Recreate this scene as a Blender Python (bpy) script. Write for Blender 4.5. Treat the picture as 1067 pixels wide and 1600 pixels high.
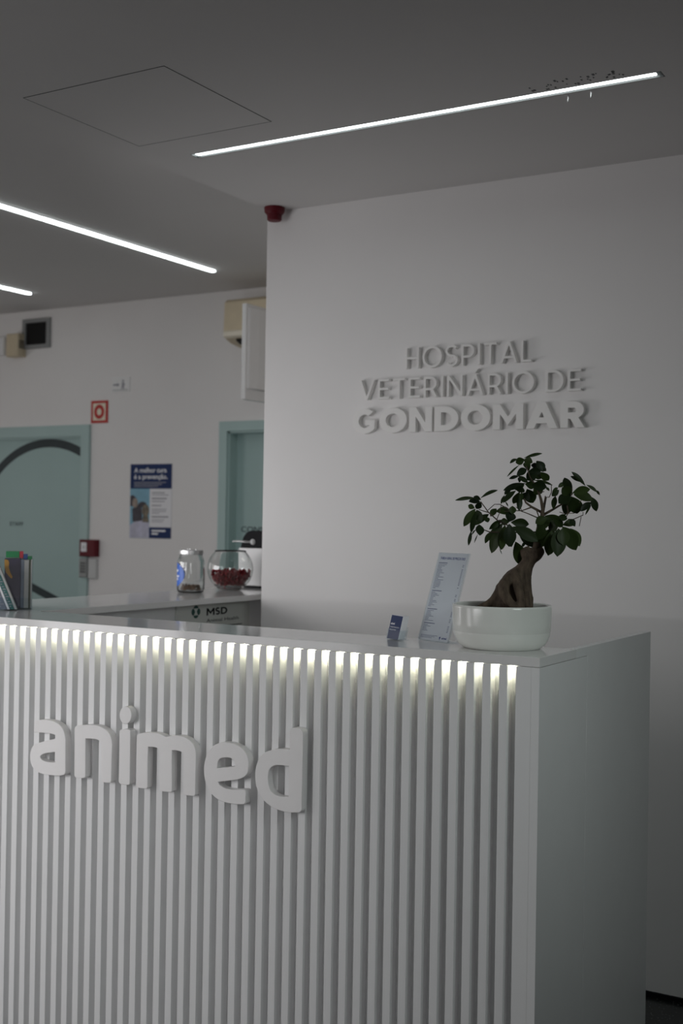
import bpy, bmesh, math, random
from mathutils import Vector, Matrix
from mathutils.geometry import tessellate_polygon

for o in list(bpy.data.objects):
    bpy.data.objects.remove(o, do_unlink=True)
SC = bpy.context.scene
COL = SC.collection
PI = math.pi

# ------------------------------------------------------------------ camera
cam_d = bpy.data.cameras.new('camera')
cam = bpy.data.objects.new('camera', cam_d)
COL.objects.link(cam)
cam_d.sensor_fit = 'VERTICAL'
cam_d.sensor_height = 36.0
cam_d.sensor_width = 24.0
cam_d.lens = 42.664
RIGHT = Vector((0.8590073, 0.5117137, 0.0159840))
UP = Vector((-0.0098234, -0.0147409, 0.9998430))
FWD = Vector((-0.5118690, 0.8590296, 0.0076357))
m = Matrix((RIGHT, UP, -FWD)).transposed().to_4x4()
m.translation = (0, 0, 1.45)
cam.matrix_world = m
cam_d.clip_start = 0.05
cam_d.clip_end = 60
cam_d.dof.use_dof = True
cam_d.dof.focus_distance = 2.95
cam_d.dof.aperture_fstop = 4.0
SC.camera = cam

# ------------------------------------------------------------------ world, lights, exposure
world = bpy.data.worlds.new('world')
SC.world = world
world.use_nodes = True
bg = world.node_tree.nodes['Background']
bg.inputs[0].default_value = (0.86, 0.93, 0.95, 1)
bg.inputs[1].default_value = 0.004

def area(name, loc, target, sx, sy, power, color, spread=PI):
    d = bpy.data.lights.new(name, 'AREA')
    d.shape = 'RECTANGLE'
    d.size = sx
    d.size_y = sy
    d.energy = power
    d.color = color
    d.spread = spread
    o = bpy.data.objects.new(name, d)
    COL.objects.link(o)
    o.location = loc
    o.rotation_euler = (Vector(target) - Vector(loc)).to_track_quat('-Z', 'Y').to_euler()
    return o

# daylight: the shop front lies to the left of and behind the camera; the fill lamps are added
area('daylight_shopfront', (-3.6, -0.8, 2.0), (-2.6, 2.6, 0.5), 1.6, 1.0, 5.6, (1.0, 0.985, 0.99), 1.6)
area('daylight_glass_door', (-3.3, 0.2, 1.2), (-2.7, 2.6, 0.7), 0.8, 0.9, 2.8, (1.0, 0.985, 1.0), 2.2)
area('slat_fill', (-3.4, 1.3, 0.9), (-2.9, 2.6, 0.6), 0.6, 0.8, 3.6, (1.0, 0.985, 1.0), 2.2)  # added fill close to the counter, brightens the left slats
area('desk_fill', (-3.9, 2.9, 1.35), (-2.7, 3.95, 1.25), 0.9, 0.4, 4.3, (1.0, 0.985, 1.0), 2.2)  # added fill left of the desk, brightens the wall end and desk
area('rear_fill', (-6.6, 2.2, 1.7), (-4.8, 5.8, 1.2), 1.4, 1.2, 7.2, (1.0, 0.96, 0.94), 2.4)  # unseen lamp added to brighten the rear wall
area('rear_side_fill', (-7.5, 4.2, 1.6), (-4.5, 5.0, 1.5), 1.4, 1.2, 5.5, (1.0, 0.96, 0.94))  # second added lamp, lifts the rear room from the left
area('counter_end_fill', (0.25, 1.9, 2.0), (-1.0, 2.7, 1.0), 0.5, 0.5, 2.0, (0.90, 1.0, 0.975), 1.6)  # added fill out of view, lifts the counter's right side panel
area('hidden_rear_fill', (-1.9, 4.95, 2.3), (-3.6, 5.3, 1.9), 0.5, 0.5, 1.9, (1.0, 0.95, 0.90), 2.4)  # added lamp hidden behind the letter wall, lights the board and rear corner
area('shadow_line_strip', (-3.6, -0.8, 1.145), (-2.0, 3.0, 1.145), 1.6, 0.05, 9.0, (1.0, 0.99, 1.0))  # thin strip added to throw the counter's shadow line onto the letter wall
area('slat_gap_fill', (0.4, -1.0, 1.6), (-2.9, 2.6, 0.8), 1.0, 1.0, 1.5, (1.0, 0.99, 1.0), 0.75)  # added narrow fill, lightens the gaps between the slats
LED = 6.0            # radiance of the ceiling light diffusers
LED_LEDGE = 60.0      # radiance of the strip under the ledge

SC.view_settings.view_transform = 'Standard'
SC.view_settings.look = 'None'
SC.view_settings.gamma = 1.0
SC.view_settings.use_curve_mapping = False
SC.view_settings.exposure = 0.0

# ------------------------------------------------------------------ materials
def mat(name, col, rough=0.5, metal=0.0, spec=0.5, noise=0.0, nscale=20.0, bump=0.0, coat=0.0):
    mt = bpy.data.materials.new(name)
    mt.use_nodes = True
    nt = mt.node_tree
    b = nt.nodes['Principled BSDF']
    b.inputs['Base Color'].default_value = (*col, 1)
    b.inputs['Roughness'].default_value = rough
    b.inputs['Metallic'].default_value = metal
    b.inputs['Specular IOR Level'].default_value = spec
    b.inputs['Coat Weight'].default_value = coat
    b.inputs['Coat Roughness'].default_value = 0.08
    if noise or bump:
        tc = nt.nodes.new('ShaderNodeTexCoord')
        nz = nt.nodes.new('ShaderNodeTexNoise')
        nz.inputs['Scale'].default_value = nscale
        nz.inputs['Detail'].default_value = 4
        nt.links.new(tc.outputs['Object'], nz.inputs['Vector'])
        if noise:
            rp = nt.nodes.new('ShaderNodeValToRGB')
            rp.color_ramp.elements[0].position = 0.3
            rp.color_ramp.elements[1].position = 0.7
            rp.color_ramp.elements[0].color = tuple(max(0, c * (1 - noise)) for c in col) + (1,)
            rp.color_ramp.elements[1].color = tuple(min(1, c * (1 + noise)) for c in col) + (1,)
            nt.links.new(nz.outputs['Fac'], rp.inputs['Fac'])
            nt.links.new(rp.outputs['Color'], b.inputs['Base Color'])
        if bump:
            bp = nt.nodes.new('ShaderNodeBump')
            bp.inputs['Strength'].default_value = bump
            bp.inputs['Distance'].default_value = 0.002
            nt.links.new(nz.outputs['Fac'], bp.inputs['Height'])
            nt.links.new(bp.outputs['Normal'], b.inputs['Normal'])
    return mt

def emit(name, col, s):
    mt = bpy.data.materials.new(name)
    mt.use_nodes = True
    nt = mt.node_tree
    b = nt.nodes['Principled BSDF']
    b.inputs['Base Color'].default_value = (0.8, 0.8, 0.8, 1)
    b.inputs['Emission Color'].default_value = (*col, 1)
    b.inputs['Emission Strength'].default_value = s
    return mt

def glass(name, col=(1, 1, 1), rough=0.0, ior=1.45):
    mt = bpy.data.materials.new(name)
    mt.use_nodes = True
    b = mt.node_tree.nodes['Principled BSDF']
    b.inputs['Base Color'].default_value = (*col, 1)
    b.inputs['Roughness'].default_value = rough
    b.inputs['IOR'].default_value = ior
    b.inputs['Transmission Weight'].default_value = 1.0
    return mt

WALL = (0.80, 0.785, 0.78)
M_wall = mat('wall_paint', WALL, 0.75, spec=0.3, noise=0.012, nscale=3, bump=0.05)
M_ceil = mat('ceiling_paint', (0.68, 0.665, 0.657), 0.85, spec=0.2, noise=0.012, nscale=2)
M_lam = mat('white_laminate', (0.78, 0.785, 0.785), 0.38, spec=0.4, noise=0.01, nscale=12)
M_top = mat('gloss_worktop', (0.76, 0.755, 0.75), 0.10, spec=0.5, noise=0.01, nscale=9)
M_letter = mat('letter_lacquer', (0.80, 0.79, 0.785), 0.45, spec=0.4, noise=0.01, nscale=30)
M_sign = mat('sign_foam', (0.83, 0.815, 0.80), 0.6, spec=0.3, noise=0.01, nscale=30)
M_teal = mat('teal_paint', (0.36, 0.50, 0.49), 0.5, noise=0.02, nscale=5)
M_teal2 = mat('teal_frame_paint', (0.40, 0.54, 0.53), 0.5, noise=0.02, nscale=5)
M_decal = mat('dark_decal', (0.025, 0.04, 0.045), 0.6, noise=0.1, nscale=20)
M_black = mat('black_plastic', (0.008, 0.008, 0.010), 0.55, spec=0.10, noise=0.1, nscale=30)
M_white = mat('white_plastic', (0.80, 0.80, 0.80), 0.35, noise=0.01, nscale=30)
M_beige = mat('aged_beige_plastic', (0.62, 0.53, 0.38), 0.45, noise=0.03, nscale=15)
M_beige_l = mat('pale_beige_plastic', (0.76, 0.70, 0.58), 0.35, noise=0.02, nscale=15)
M_grey = mat('grey_metal', (0.30, 0.31, 0.31), 0.5, metal=0.3, noise=0.03, nscale=40)
M_lgrey = mat('light_grey_plastic', (0.55, 0.56, 0.56), 0.5, noise=0.02, nscale=40)
M_dark = mat('dark_recess', (0.02, 0.02, 0.02), 0.8, noise=0.1, nscale=20)
M_red = mat('red_plastic', (0.115, 0.006, 0.012), 0.45, spec=0.25, noise=0.05, nscale=20)
M_redp = mat('red_print', (0.50, 0.02, 0.015), 0.5, noise=0.03, nscale=30)
M_cream = mat('cream_print', (0.80, 0.74, 0.60), 0.5, noise=0.02, nscale=30)
M_navy = mat('navy_print', (0.011, 0.030, 0.115), 0.5, spec=0.2, noise=0.03, nscale=30)
M_blue = mat('blue_print', (0.03, 0.12, 0.50), 0.4, noise=0.03, nscale=30)
M_paper = mat('white_paper', (0.80, 0.80, 0.83), 0.6, noise=0.01, nscale=30)
M_ink = mat('ink', (0.10, 0.11, 0.22), 0.6, noise=0.05, nscale=60)
M_inkb = mat('blue_ink', (0.03, 0.045, 0.25), 0.6, noise=0.05, nscale=60)
M_inkg = mat('grey_ink', (0.30, 0.30, 0.34), 0.6, noise=0.05, nscale=60)
M_printw = mat('white_print', (0.82, 0.83, 0.86), 0.5, noise=0.01, nscale=30)
M_chrome = mat('chrome', (0.8, 0.8, 0.8), 0.15, metal=1.0, noise=0.01, nscale=30)
M_tin = mat('tin_lid', (0.62, 0.62, 0.62), 0.38, metal=0.9, noise=0.03, nscale=30)
M_pot = mat('glazed_ceramic', (0.80, 0.815, 0.775), 0.18, spec=0.5, noise=0.02, nscale=14)
M_soil = mat('dark_soil', (0.02, 0.014, 0.010), 0.95, noise=0.5, nscale=120, bump=0.8)
M_candy = mat('red_wrapper', (0.24, 0.006, 0.012), 0.42, spec=0.3, noise=0.15, nscale=60)
M_kibble = mat('brown_kibble', (0.16, 0.085, 0.04), 0.8, noise=0.4, nscale=80, bump=0.4)
M_glass = glass('clear_glass', (0.97, 0.985, 0.98))
def acrylic():
    mt = bpy.data.materials.new('clear_acrylic')
    mt.use_nodes = True
    nt = mt.node_tree
    for n in list(nt.nodes):
        nt.nodes.remove(n)
    out = nt.nodes.new('ShaderNodeOutputMaterial')
    mix = nt.nodes.new('ShaderNodeMixShader')
    tr = nt.nodes.new('ShaderNodeBsdfTransparent')
    tr.inputs[0].default_value = (0.93, 0.95, 0.96, 1)
    gl = nt.nodes.new('ShaderNodeBsdfGlossy')
    gl.inputs['Roughness'].default_value = 0.12
    lw = nt.nodes.new('ShaderNodeLayerWeight')      # thin clear sheet: stronger gloss at grazing angles
    lw.inputs['Blend'].default_value = 0.5
    pw = nt.nodes.new('ShaderNodeMath')
    pw.operation = 'POWER'
    pw.inputs[1].default_value = 5.0
    ma = nt.nodes.new('ShaderNodeMath')
    ma.operation = 'MULTIPLY_ADD'
    ma.inputs[1].default_value = 0.16
    ma.inputs[2].default_value = 0.0015
    nt.links.new(lw.outputs['Facing'], pw.inputs[0])
    nt.links.new(pw.outputs[0], ma.inputs[0])
    nt.links.new(ma.outputs[0], mix.inputs[0])
    nt.links.new(tr.outputs[0], mix.inputs[1])
    nt.links.new(gl.outputs[0], mix.inputs[2])
    nt.links.new(mix.outputs[0], out.inputs[0])
    return mt
M_acryl = acrylic()
M_led = emit('led_diffuser', (0.93, 1.0, 1.0), LED)
M_ledw = emit('ledge_strip_led', (1.0, 0.97, 0.72), LED_LEDGE)
M_alu = mat('dark_aluminium', (0.07, 0.075, 0.075), 0.4, metal=0.5, noise=0.05, nscale=30)

def bark():
    mt = mat('bark', (0.12, 0.085, 0.058), 0.85)
    nt = mt.node_tree
    b = nt.nodes['Principled BSDF']
    tc = nt.nodes.new('ShaderNodeTexCoord')
    mp = nt.nodes.new('ShaderNodeMapping')
    mp.inputs['Scale'].default_value = (1, 1, 0.35)
    nz = nt.nodes.new('ShaderNodeTexNoise')
    nz.inputs['Scale'].default_value = 90
    nz.inputs['Detail'].default_value = 6
    rp = nt.nodes.new('ShaderNodeValToRGB')
    rp.color_ramp.elements[0].position = 0.3
    rp.color_ramp.elements[0].color = (0.040, 0.026, 0.017, 1)
    rp.color_ramp.elements[1].position = 0.75
    rp.color_ramp.elements[1].color = (0.125, 0.092, 0.062, 1)
    bp = nt.nodes.new('ShaderNodeBump')
    bp.inputs['Strength'].default_value = 0.5
    bp.inputs['Distance'].default_value = 0.003
    nt.links.new(tc.outputs['Object'], mp.inputs['Vector'])
    nt.links.new(mp.outputs['Vector'], nz.inputs['Vector'])
    nt.links.new(nz.outputs['Fac'], rp.inputs['Fac'])
    nt.links.new(rp.outputs['Color'], b.inputs['Base Color'])
    nt.links.new(nz.outputs['Fac'], bp.inputs['Height'])
    nt.links.new(bp.outputs['Normal'], b.inputs['Normal'])
    return mt
M_bark = bark()

def leafmat():
    mt = mat('ficus_leaf', (0.03, 0.06, 0.02), 0.45, spec=0.16)
    nt = mt.node_tree
    b = nt.nodes['Principled BSDF']
    at = nt.nodes.new('ShaderNodeAttribute')
    at.attribute_name = 'tone'
    rp = nt.nodes.new('ShaderNodeValToRGB')
    rp.color_ramp.elements[0].color = (0.008, 0.016, 0.006, 1)
    rp.color_ramp.elements[1].color = (0.034, 0.056, 0.014, 1)
    nt.links.new(at.outputs['Fac'], rp.inputs['Fac'])
    nt.links.new(rp.outputs['Color'], b.inputs['Base Color'])
    return mt
M_leaf = leafmat()

def terrazzo():
    mt = mat('black_terrazzo', (0.02, 0.02, 0.02), 0.25, spec=0.5)
    nt = mt.node_tree
    b = nt.nodes['Principled BSDF']
    tc = nt.nodes.new('ShaderNodeTexCoord')
    vo = nt.nodes.new('ShaderNodeTexVoronoi')
    vo.inputs['Scale'].default_value = 90
    rp = nt.nodes.new('ShaderNodeValToRGB')
    rp.color_ramp.elements[0].position = 0.10
    rp.color_ramp.elements[0].color = (0.16, 0.16, 0.155, 1)
    rp.color_ramp.elements[1].position = 0.22
    rp.color_ramp.elements[1].color = (0.014, 0.015, 0.015, 1)
    nt.links.new(tc.outputs['Object'], vo.inputs['Vector'])
    nt.links.new(vo.outputs['Distance'], rp.inputs['Fac'])
    nt.links.new(rp.outputs['Color'], b.inputs['Base Color'])
    return mt
M_floor = terrazzo()

# ------------------------------------------------------------------ helpers
def obj(name, bm, mt, parent=None, smooth=False, recalc=True, loc=None):
    me = bpy.data.meshes.new(name)
    if recalc:
        bmesh.ops.recalc_face_normals(bm, faces=bm.faces[:])
    if smooth:
        for f in bm.faces:
            f.smooth = True
    bm.to_mesh(me)
    bm.free()
    me.materials.append(mt)
    o = bpy.data.objects.new(name, me)
    COL.objects.link(o)
    if loc is not None:
        o.location = loc
    if parent is not None:
        o.parent = parent
    return o

def tag(o, label, cat, group=None, kind=None):
    o['label'] = label
    o['category'] = cat
    if group:
        o['group'] = group
    if kind:
        o['kind'] = kind
    return o

def empty(name, loc=(0, 0, 0), rz=0.0):
    o = bpy.data.objects.new(name, None)
    COL.objects.link(o)
    o.location = loc
    o.rotation_euler = (0, 0, rz)
    o.empty_display_size = 0.05
    return o

def struct(o):
    o['kind'] = 'structure'
    return o

def local(parent, p):
    return Vector(p) - parent.location

def box(bm, x0, x1, y0, y1, z0, z1, off=(0, 0, 0), bev=0.0):
    ox, oy, oz = off
    vs = [bm.verts.new((x - ox, y - oy, z - oz)) for z in (z0, z1) for y in (y0, y1) for x in (x0, x1)]
    fs = []
    for q in ((0, 2, 3, 1), (4, 5, 7, 6), (0, 1, 5, 4), (2, 6, 7, 3), (0, 4, 6, 2), (1, 3, 7, 5)):
        fs.append(bm.faces.new([vs[i] for i in q]))
    if bev:
        es = list({e for f in fs for e in f.edges})
        bmesh.ops.bevel(bm, geom=es, offset=bev, segments=2, affect='EDGES', profile=0.6)

def bx(*a, off=(0, 0, 0), bev=0.0):
    bm = bmesh.new()
    box(bm, *a, off=off, bev=bev)
    return bm

def lathe(bm, prof, n=48, c=(0, 0, 0), closed=False):
    rings = []
    for r, z in prof:
        if r < 1e-6:
            rings.append([bm.verts.new((c[0], c[1], c[2] + z))])
        else:
            rings.append([bm.verts.new((c[0] + r * math.cos(2 * PI * k / n), c[1] + r * math.sin(2 * PI * k / n), c[2] + z)) for k in range(n)])
    seq = list(zip(rings, rings[1:]))
    if closed:
        seq.append((rings[-1], rings[0]))
    for a, b in seq:
        if len(a) == 1 and len(b) == 1:
            continue
        if len(a) == 1:
            for k in range(n):
                bm.faces.new((a[0], b[k], b[(k + 1) % n]))
        elif len(b) == 1:
            for k in range(n):
                bm.faces.new((a[k], a[(k + 1) % n], b[0]))
        else:
            for k in range(n):
                bm.faces.new((a[k], a[(k + 1) % n], b[(k + 1) % n], b[k]))

def tube(bm, pts, n=8):
    """tapered tube through (x,y,z,r) points, closed ends"""
    P = [Vector(p[:3]) for p in pts]
    R = [p[3] for p in pts]
    rings = []
    ref = Vector((0.3, 0.2, 1)).normalized()
    for i, p in enumerate(P):
        t = (P[min(i + 1, len(P) - 1)] - P[max(i - 1, 0)])
        t.normalize()
        a = t.cross(ref)
        if a.length < 0.1:
            a = t.cross(Vector((1, 0, 0)))
        a.normalize()
        b = t.cross(a)
        rings.append([bm.verts.new(p + (a * math.cos(2 * PI * k / n) + b * math.sin(2 * PI * k / n)) * R[i]) for k in range(n)])
    for a, b in zip(rings, rings[1:]):
        for k in range(n):
            bm.faces.new((a[k], a[(k + 1) % n], b[(k + 1) % n], b[k]))
    bm.faces.new(rings[0][::-1])
    bm.faces.new(rings[-1])

def area2(l):
    return sum(l[i][0] * l[(i + 1) % len(l)][1] - l[(i + 1) % len(l)][0] * l[i][1] for i in range(len(l))) / 2

def prism(bm, loops, depth, fr, bev=0.0):
    """loops[0] outline, the rest holes, in 2D; fr(u,v,w)->3D, w=0 back, w=depth front"""
    L = []
    for i, l in enumerate(loops):
        l = [tuple(p) for p in l]
        if (area2(l) > 0) != (i == 0):
            l = l[::-1]
        L.append(l)
    def inset(l, d):
        out = []
        n = len(l)
        for i in range(n):
            a = Vector(l[i - 1]); b = Vector(l[i]); c = Vector(l[(i + 1) % n])
            e1 = (b - a); e2 = (c - b)
            if e1.length < 1e-9 or e2.length < 1e-9:
                out.append(tuple(b)); continue
            e1.normalize(); e2.normalize()
            n1 = Vector((-e1.y, e1.x)); n2 = Vector((-e2.y, e2.x))
            s = n1 + n2
            if s.length < 1e-6:
                out.append(tuple(b)); continue
            s.normalize()
            k = min(1.8, 1.0 / max(0.3, s.dot(n1)))
            out.append(tuple(b + s * d * k))
        return out
    layers = [(L, 0.0)]
    if bev:
        layers += [(L, depth - bev), ([inset(l, bev) for l in L], depth)]
    else:
        layers += [(L, depth)]
    VL = [[[bm.verts.new(fr(p[0], p[1], w)) for p in l] for l in Ls] for Ls, w in layers]
    for A, B in zip(VL, VL[1:]):
        for la, lb in zip(A, B):
            n = len(la)
            for i in range(n):
                bm.faces.new((la[i], la[(i + 1) % n], lb[(i + 1) % n], lb[i]))
    for VV, Ls, flip in ((VL[0], layers[0][0], True), (VL[-1], layers[-1][0], False)):
        tri = tessellate_polygon([[Vector((p[0], p[1], 0)) for p in l] for l in Ls])
        flat = [v for l in VV for v in l]
        for t in tri:
            try:
                bm.faces.new([flat[i] for i in (t if not flip else t[::-1])])
            except ValueError:
                pass

def frame(origin, ux, uy):
    """plane frame: returns fr(u,v,w)"""
    o = Vector(origin); ux = Vector(ux).normalized(); uy = Vector(uy).normalized(); n = ux.cross(uy)
    return lambda u, v, w: o + ux * u + uy * v + n * w

def text_bm(bm, s, fr, width, height, thick=0.0004, u0=0.0, v0=0.0, bold=0.0, align='L'):
    """lettering scaled to width x cap height, laid on the frame at (u0,v0)"""
    c = bpy.data.curves.new('tmp_text', 'FONT')
    c.body = s
    c.size = 1.0
    c.offset = bold
    c.resolution_u = 3
    c.fill_mode = 'FRONT'
    o = bpy.data.objects.new('tmp_text', c)
    COL.objects.link(o)
    dg = bpy.context.evaluated_depsgraph_get()
    dg.update()
    me = bpy.data.meshes.new_from_object(o.evaluated_get(dg))
    bpy.data.objects.remove(o, do_unlink=True)
    bpy.data.curves.remove(c)
    if not me.vertices:
        bpy.data.meshes.remove(me); return
    xs = [v.co.x for v in me.vertices]
    x0, x1 = min(xs), max(xs)
    cap = 0.729
    sx = width / (x1 - x0) if width else height / cap
    sy = height / cap
    vv = [bm.verts.new(fr(u0 + (v.co.x - x0) * sx, v0 + v.co.y * sy, thick)) for v in me.vertices]
    for p in me.polygons:
        try:
            bm.faces.new([vv[i] for i in p.vertices])
        except ValueError:
            pass
    bpy.data.meshes.remove(me)

def rect(bm, fr, u0, u1, v0, v1, w0, w1):
    vs = [bm.verts.new(fr(u, v, w)) for w in (w0, w1) for v in (v0, v1) for u in (u0, u1)]
    for q in ((0, 2, 3, 1), (4, 5, 7, 6), (0, 1, 5, 4), (2, 6, 7, 3), (0, 4, 6, 2), (1, 3, 7, 5)):
        bm.faces.new([vs[i] for i in q])

def ring2(cx, cy, rx, ry, n=36, a0=0.0, a1=2 * PI):
    return [(cx + rx * math.cos(a0 + (a1 - a0) * k / n), cy + ry * math.sin(a0 + (a1 - a0) * k / n)) for k in range(n)]

def arc2(cx, cy, rx, ry, a0, a1, n=16):
    return [(cx + rx * math.cos(math.radians(a0 + (a1 - a0) * k / n)), cy + ry * math.sin(math.radians(a0 + (a1 - a0) * k / n))) for k in range(n + 1)]

# ================================================================== THE SETTING
FZ = -0.068                    # floor level
YW, YB = 3.908, 5.80           # letter wall, rear wall
ZC, ZR = 2.650, 2.80           # lower ceiling, raised ceiling
XW = -2.687                    # free end of the letter wall

struct(obj('floor', bx(-9, 3, -1.5, 6.2, FZ - 0.1, FZ), M_floor))
struct(obj('wall_center', bx(XW, 3, YW, YW + 0.14, FZ, ZR, bev=0.002), M_wall))
bm = bmesh.new()
D1L, D1R, D1T = -6.29, -5.387, 1.968
D2L, D2R, D2T = -4.239, -3.36, 1.970
for a in ((-9, D1L, FZ, ZR), (D1L, D1R, D1T, ZR), (D1R, D2L, FZ, ZR), (D2L, D2R, D2T, ZR), (D2R, 3, FZ, ZR)):
    box(bm, a[0], a[1], YB, YB + 0.14, a[2], a[3])
struct(obj('wall_back', bm, M_wall))
struct(obj('dark_strip_center', bx(XW, 3, YW - 0.010, YW, FZ, FZ + 0.014), M_black))  # thin black strip along the foot of the letter wall

# lower ceiling with a slot for the recessed light, raised ceiling behind it
SX0, SX1, SY0, SY1 = -2.488, -0.926, 3.162, 3.206
XS = -2.660
bm = bmesh.new()
for a in ((XS, 3, -1.5, SY0), (XS, SX0, SY0, SY1), (SX1, 3, SY0, SY1), (XS, 3, SY1, YW)):
    box(bm, a[0], a[1], a[2], a[3], ZC, ZR)
bmesh.ops.remove_doubles(bm, verts=bm.verts[:], dist=1e-5)
struct(obj('ceiling', bm, M_ceil))
struct(obj('ceiling', bx(-9, 3, -1.5, YB + 0.14, ZR, ZR + 0.1), M_ceil))

# ---- doors
def door(name, x0, x1, top, yleaf, fw, label):
    d = obj(name, bx(x0 + 0.004, x1 - 0.004, yleaf, yleaf + 0.04, FZ + 0.004, top - 0.004), M_teal)
    struct(d)
    bm = bmesh.new()
    y0, y1 = YB - 0.018, YB + 0.139
    for xa, xb in ((x0 - fw, x0), (x1, x1 + fw)):
        box(bm, xa, xb, y0, YB, FZ, top + fw)
    box(bm, x0, x1, y0, YB, top, top + fw)
    for xa, xb in ((x0 - 0.002, x0 + 0.012), (x1 - 0.012, x1 + 0.002)):
        box(bm, xa, xb, YB - 0.002, y1, FZ, top)
    box(bm, x0, x1, YB - 0.002, y1, top - 0.012, top + 0.002)
    obj('door_frame', bm, M_teal2, d)
    return d
d1 = door('door_1', D1L, D1R, D1T, YB + 0.020, 0.070, '')
d2 = door('door_2', D2L, D2R, D2T, YB + 0.075, 0.057, '')
fd = frame((0, YB + 0.0195, 0), (1, 0, 0), (0, 0, 1))
bm = bmesh.new()
a0 = math.degrees(math.acos((5.7015 - 5.3935) / 0.695))
a1 = 180 - math.degrees(math.acos((6.285 - 5.7015) / 0.695))
b0 = math.degrees(math.acos((5.7015 - 5.3935) / 0.641))
b1 = 180 - math.degrees(math.acos((6.285 - 5.7015) / 0.641))
ring_o = arc2(-5.7015, 1.2615, 0.695, 0.695, a0, a1, 44)
ring_i = arc2(-5.7015, 1.2615, 0.641, 0.641, b0, b1, 44)
prism(bm, [ring_o + ring_i[::-1]], 0.0008, fd)
prism(bm, [[(-6.02, 1.0265), (-5.3935, .8060), (-5.3935, .8610), (-6.02, 1.0800)]], 0.0008, fd)
obj('arc_decal', bm, M_decal, d1)
bm = bmesh.new()
text_bm(bm, 'STAFF', fd, 0.125, 0.028, 0.001, -6.04, 1.385, bold=0.01)
obj('lettering', bm, M_decal, d1)
fd2 = frame((0, YB + 0.0745, 0), (1, 0, 0), (0, 0, 1))
bm = bmesh.new()
text_bm(bm, 'CONSULTÓRIO', fd2, 0.42, 0.034, 0.001, -4.19, 1.378, bold=0.01)
obj('lettering', bm, M_decal, d2)

# ================================================================== CEILING THINGS
def led_recessed():
    r = empty('recessed_ceiling_light', ((SX0 + SX1) / 2, (SY0 + SY1) / 2, ZC))
    tag(r, 'long white light strip recessed in the lower ceiling above the reception counter', 'ceiling light')
    bm = bmesh.new()
    x0, x1, y0, y1 = SX0 + .0005, SX1 - .0005, SY0 + .0005, SY1 - .0005
    L = r.location
    box(bm, x0, x1, y0, y1, ZC + 0.040, ZC + 0.044, off=L)
    box(bm, x0, x1, y0, y0 + 0.003, ZC + 0.0, ZC + 0.040, off=L)
    box(bm, x0, x1, y1 - 0.003, y1, ZC + 0.0, ZC + 0.040, off=L)
    box(bm, x0, x0 + 0.003, y0, y1, ZC + 0.0, ZC + 0.040, off=L)
    box(bm, x1 - 0.003, x1, y0, y1, ZC + 0.0, ZC + 0.040, off=L)
    obj('housing', bm, M_alu, r)
    obj('diffuser', bx(x0 + .006, x1 - .022, y0 + .0032, y1 - .0032, ZC + 0.006, ZC + 0.010, off=L), M_led, r)
led_recessed()

def led_surface(xc, y0, y1, label):
    w = 0.017
    r = empty('ceiling_light', (xc, (y0 + y1) / 2, ZR))
    tag(r, label, 'ceiling light', 'strip lights on the raised ceiling')
    h = (y1 - y0) / 2
    out = [(w * math.cos(a), -h + w + w * math.sin(a)) for a in [PI + PI * k / 10 for k in range(11)]] + \
          [(w * math.cos(a), h - w + w * math.sin(a)) for a in [PI * k / 10 for k in range(11)]]
    fr = lambda u, v, q: Vector((u, v, -q))
    bm = bmesh.new()
    prism(bm, [out], 0.010, fr)
    obj('diffuser', bm, M_led, r)
    bm = bmesh.new()
    prism(bm, [[(x * 1.22, y * 1.0015) for x, y in out], ], 0.0035, fr)
    obj('trim_rim', bm, M_white, r)
led_surface(-3.977, 2.30, 5.285, 'long strip light on the raised ceiling, nearer the letter wall, ending above the teal doors')
led_surface(-5.382, 2.60, 5.320, 'far left strip light on the raised ceiling, only its end in view')

r = empty('access_hatch', (-2.320, 2.759, ZC))
tag(r, 'square flush access hatch outlined by a thin gap in the lower ceiling', 'ceiling hatch')
bm = bmesh.new()
prism(bm, [[(-.2580, -.2540), (.2580, -.2540), (.2580, .2540), (-.2580, .2540)], [(-.2562, -.2522), (.2562, -.2522), (.2562, .2522), (-.2562, .2522)]],
      0.0012, lambda u, v, w: Vector((u, v, .0002 - w)))
obj('gap_frame', bm, M_alu, r)
obj('hatch_panel', bx(-.2561, .2561, -.2521, .2521, -0.0006, 0.002), M_ceil, r)

r = empty('fire_sounder', (-2.618, 3.855, ZC))
tag(r, 'dark red round fire alarm sounder on the ceiling at the letter wall corner', 'alarm')
bm = bmesh.new()
lathe(bm, [(0, 0), (0.0395, 0), (0.0400, -0.004), (0.0385, -0.018), (0.031, -0.027), (0.0, -0.027)], 40)
obj('base', bm, M_red, r, smooth=False)
bm = bmesh.new()
lathe(bm, [(0, -0.0265), (0.029, -0.0265), (0.028, -0.046), (0.024, -0.051), (0, -0.052)], 40)
obj('sounder_cap', bm, M_red, r, smooth=False)

# little crumbs of paint hanging at the recessed light
rnd = random.Random(4)
for k, (x, y) in enumerate(((-1.204, 3.219), (-1.136, 3.214))):
    bm = bmesh.new()
    tube(bm, [(0, 0, 0, .0012), (0.001, 0, -0.007, .002), (0, 0.001, -0.016, .0012), (0, 0, -0.02, .0004)], 6)
    o = obj('paint_flake', bm, M_white, smooth=True, loc=(x, y, ZC))
    tag(o, ['white paint flake hanging from the ceiling at the recessed light, the left one',
            'white paint flake hanging from the ceiling at the recessed light, the right one'][k], 'paint flake', 'paint flakes at the recessed light')
bm = bmesh.new()
for k in range(34):
    x = -1.30 + 0.28 * rnd.random() ** 0.8
    y = SY0 - 0.012 - 0.055 * rnd.random()
    s = 0.0012 + 0.0018 * rnd.random()
    box(bm, x - s, x + s, y - s * 2, y + s * 2, ZC - 0.001, ZC + 0.0005)
o = obj('ceiling_specks', bm, M_alu)
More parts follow.
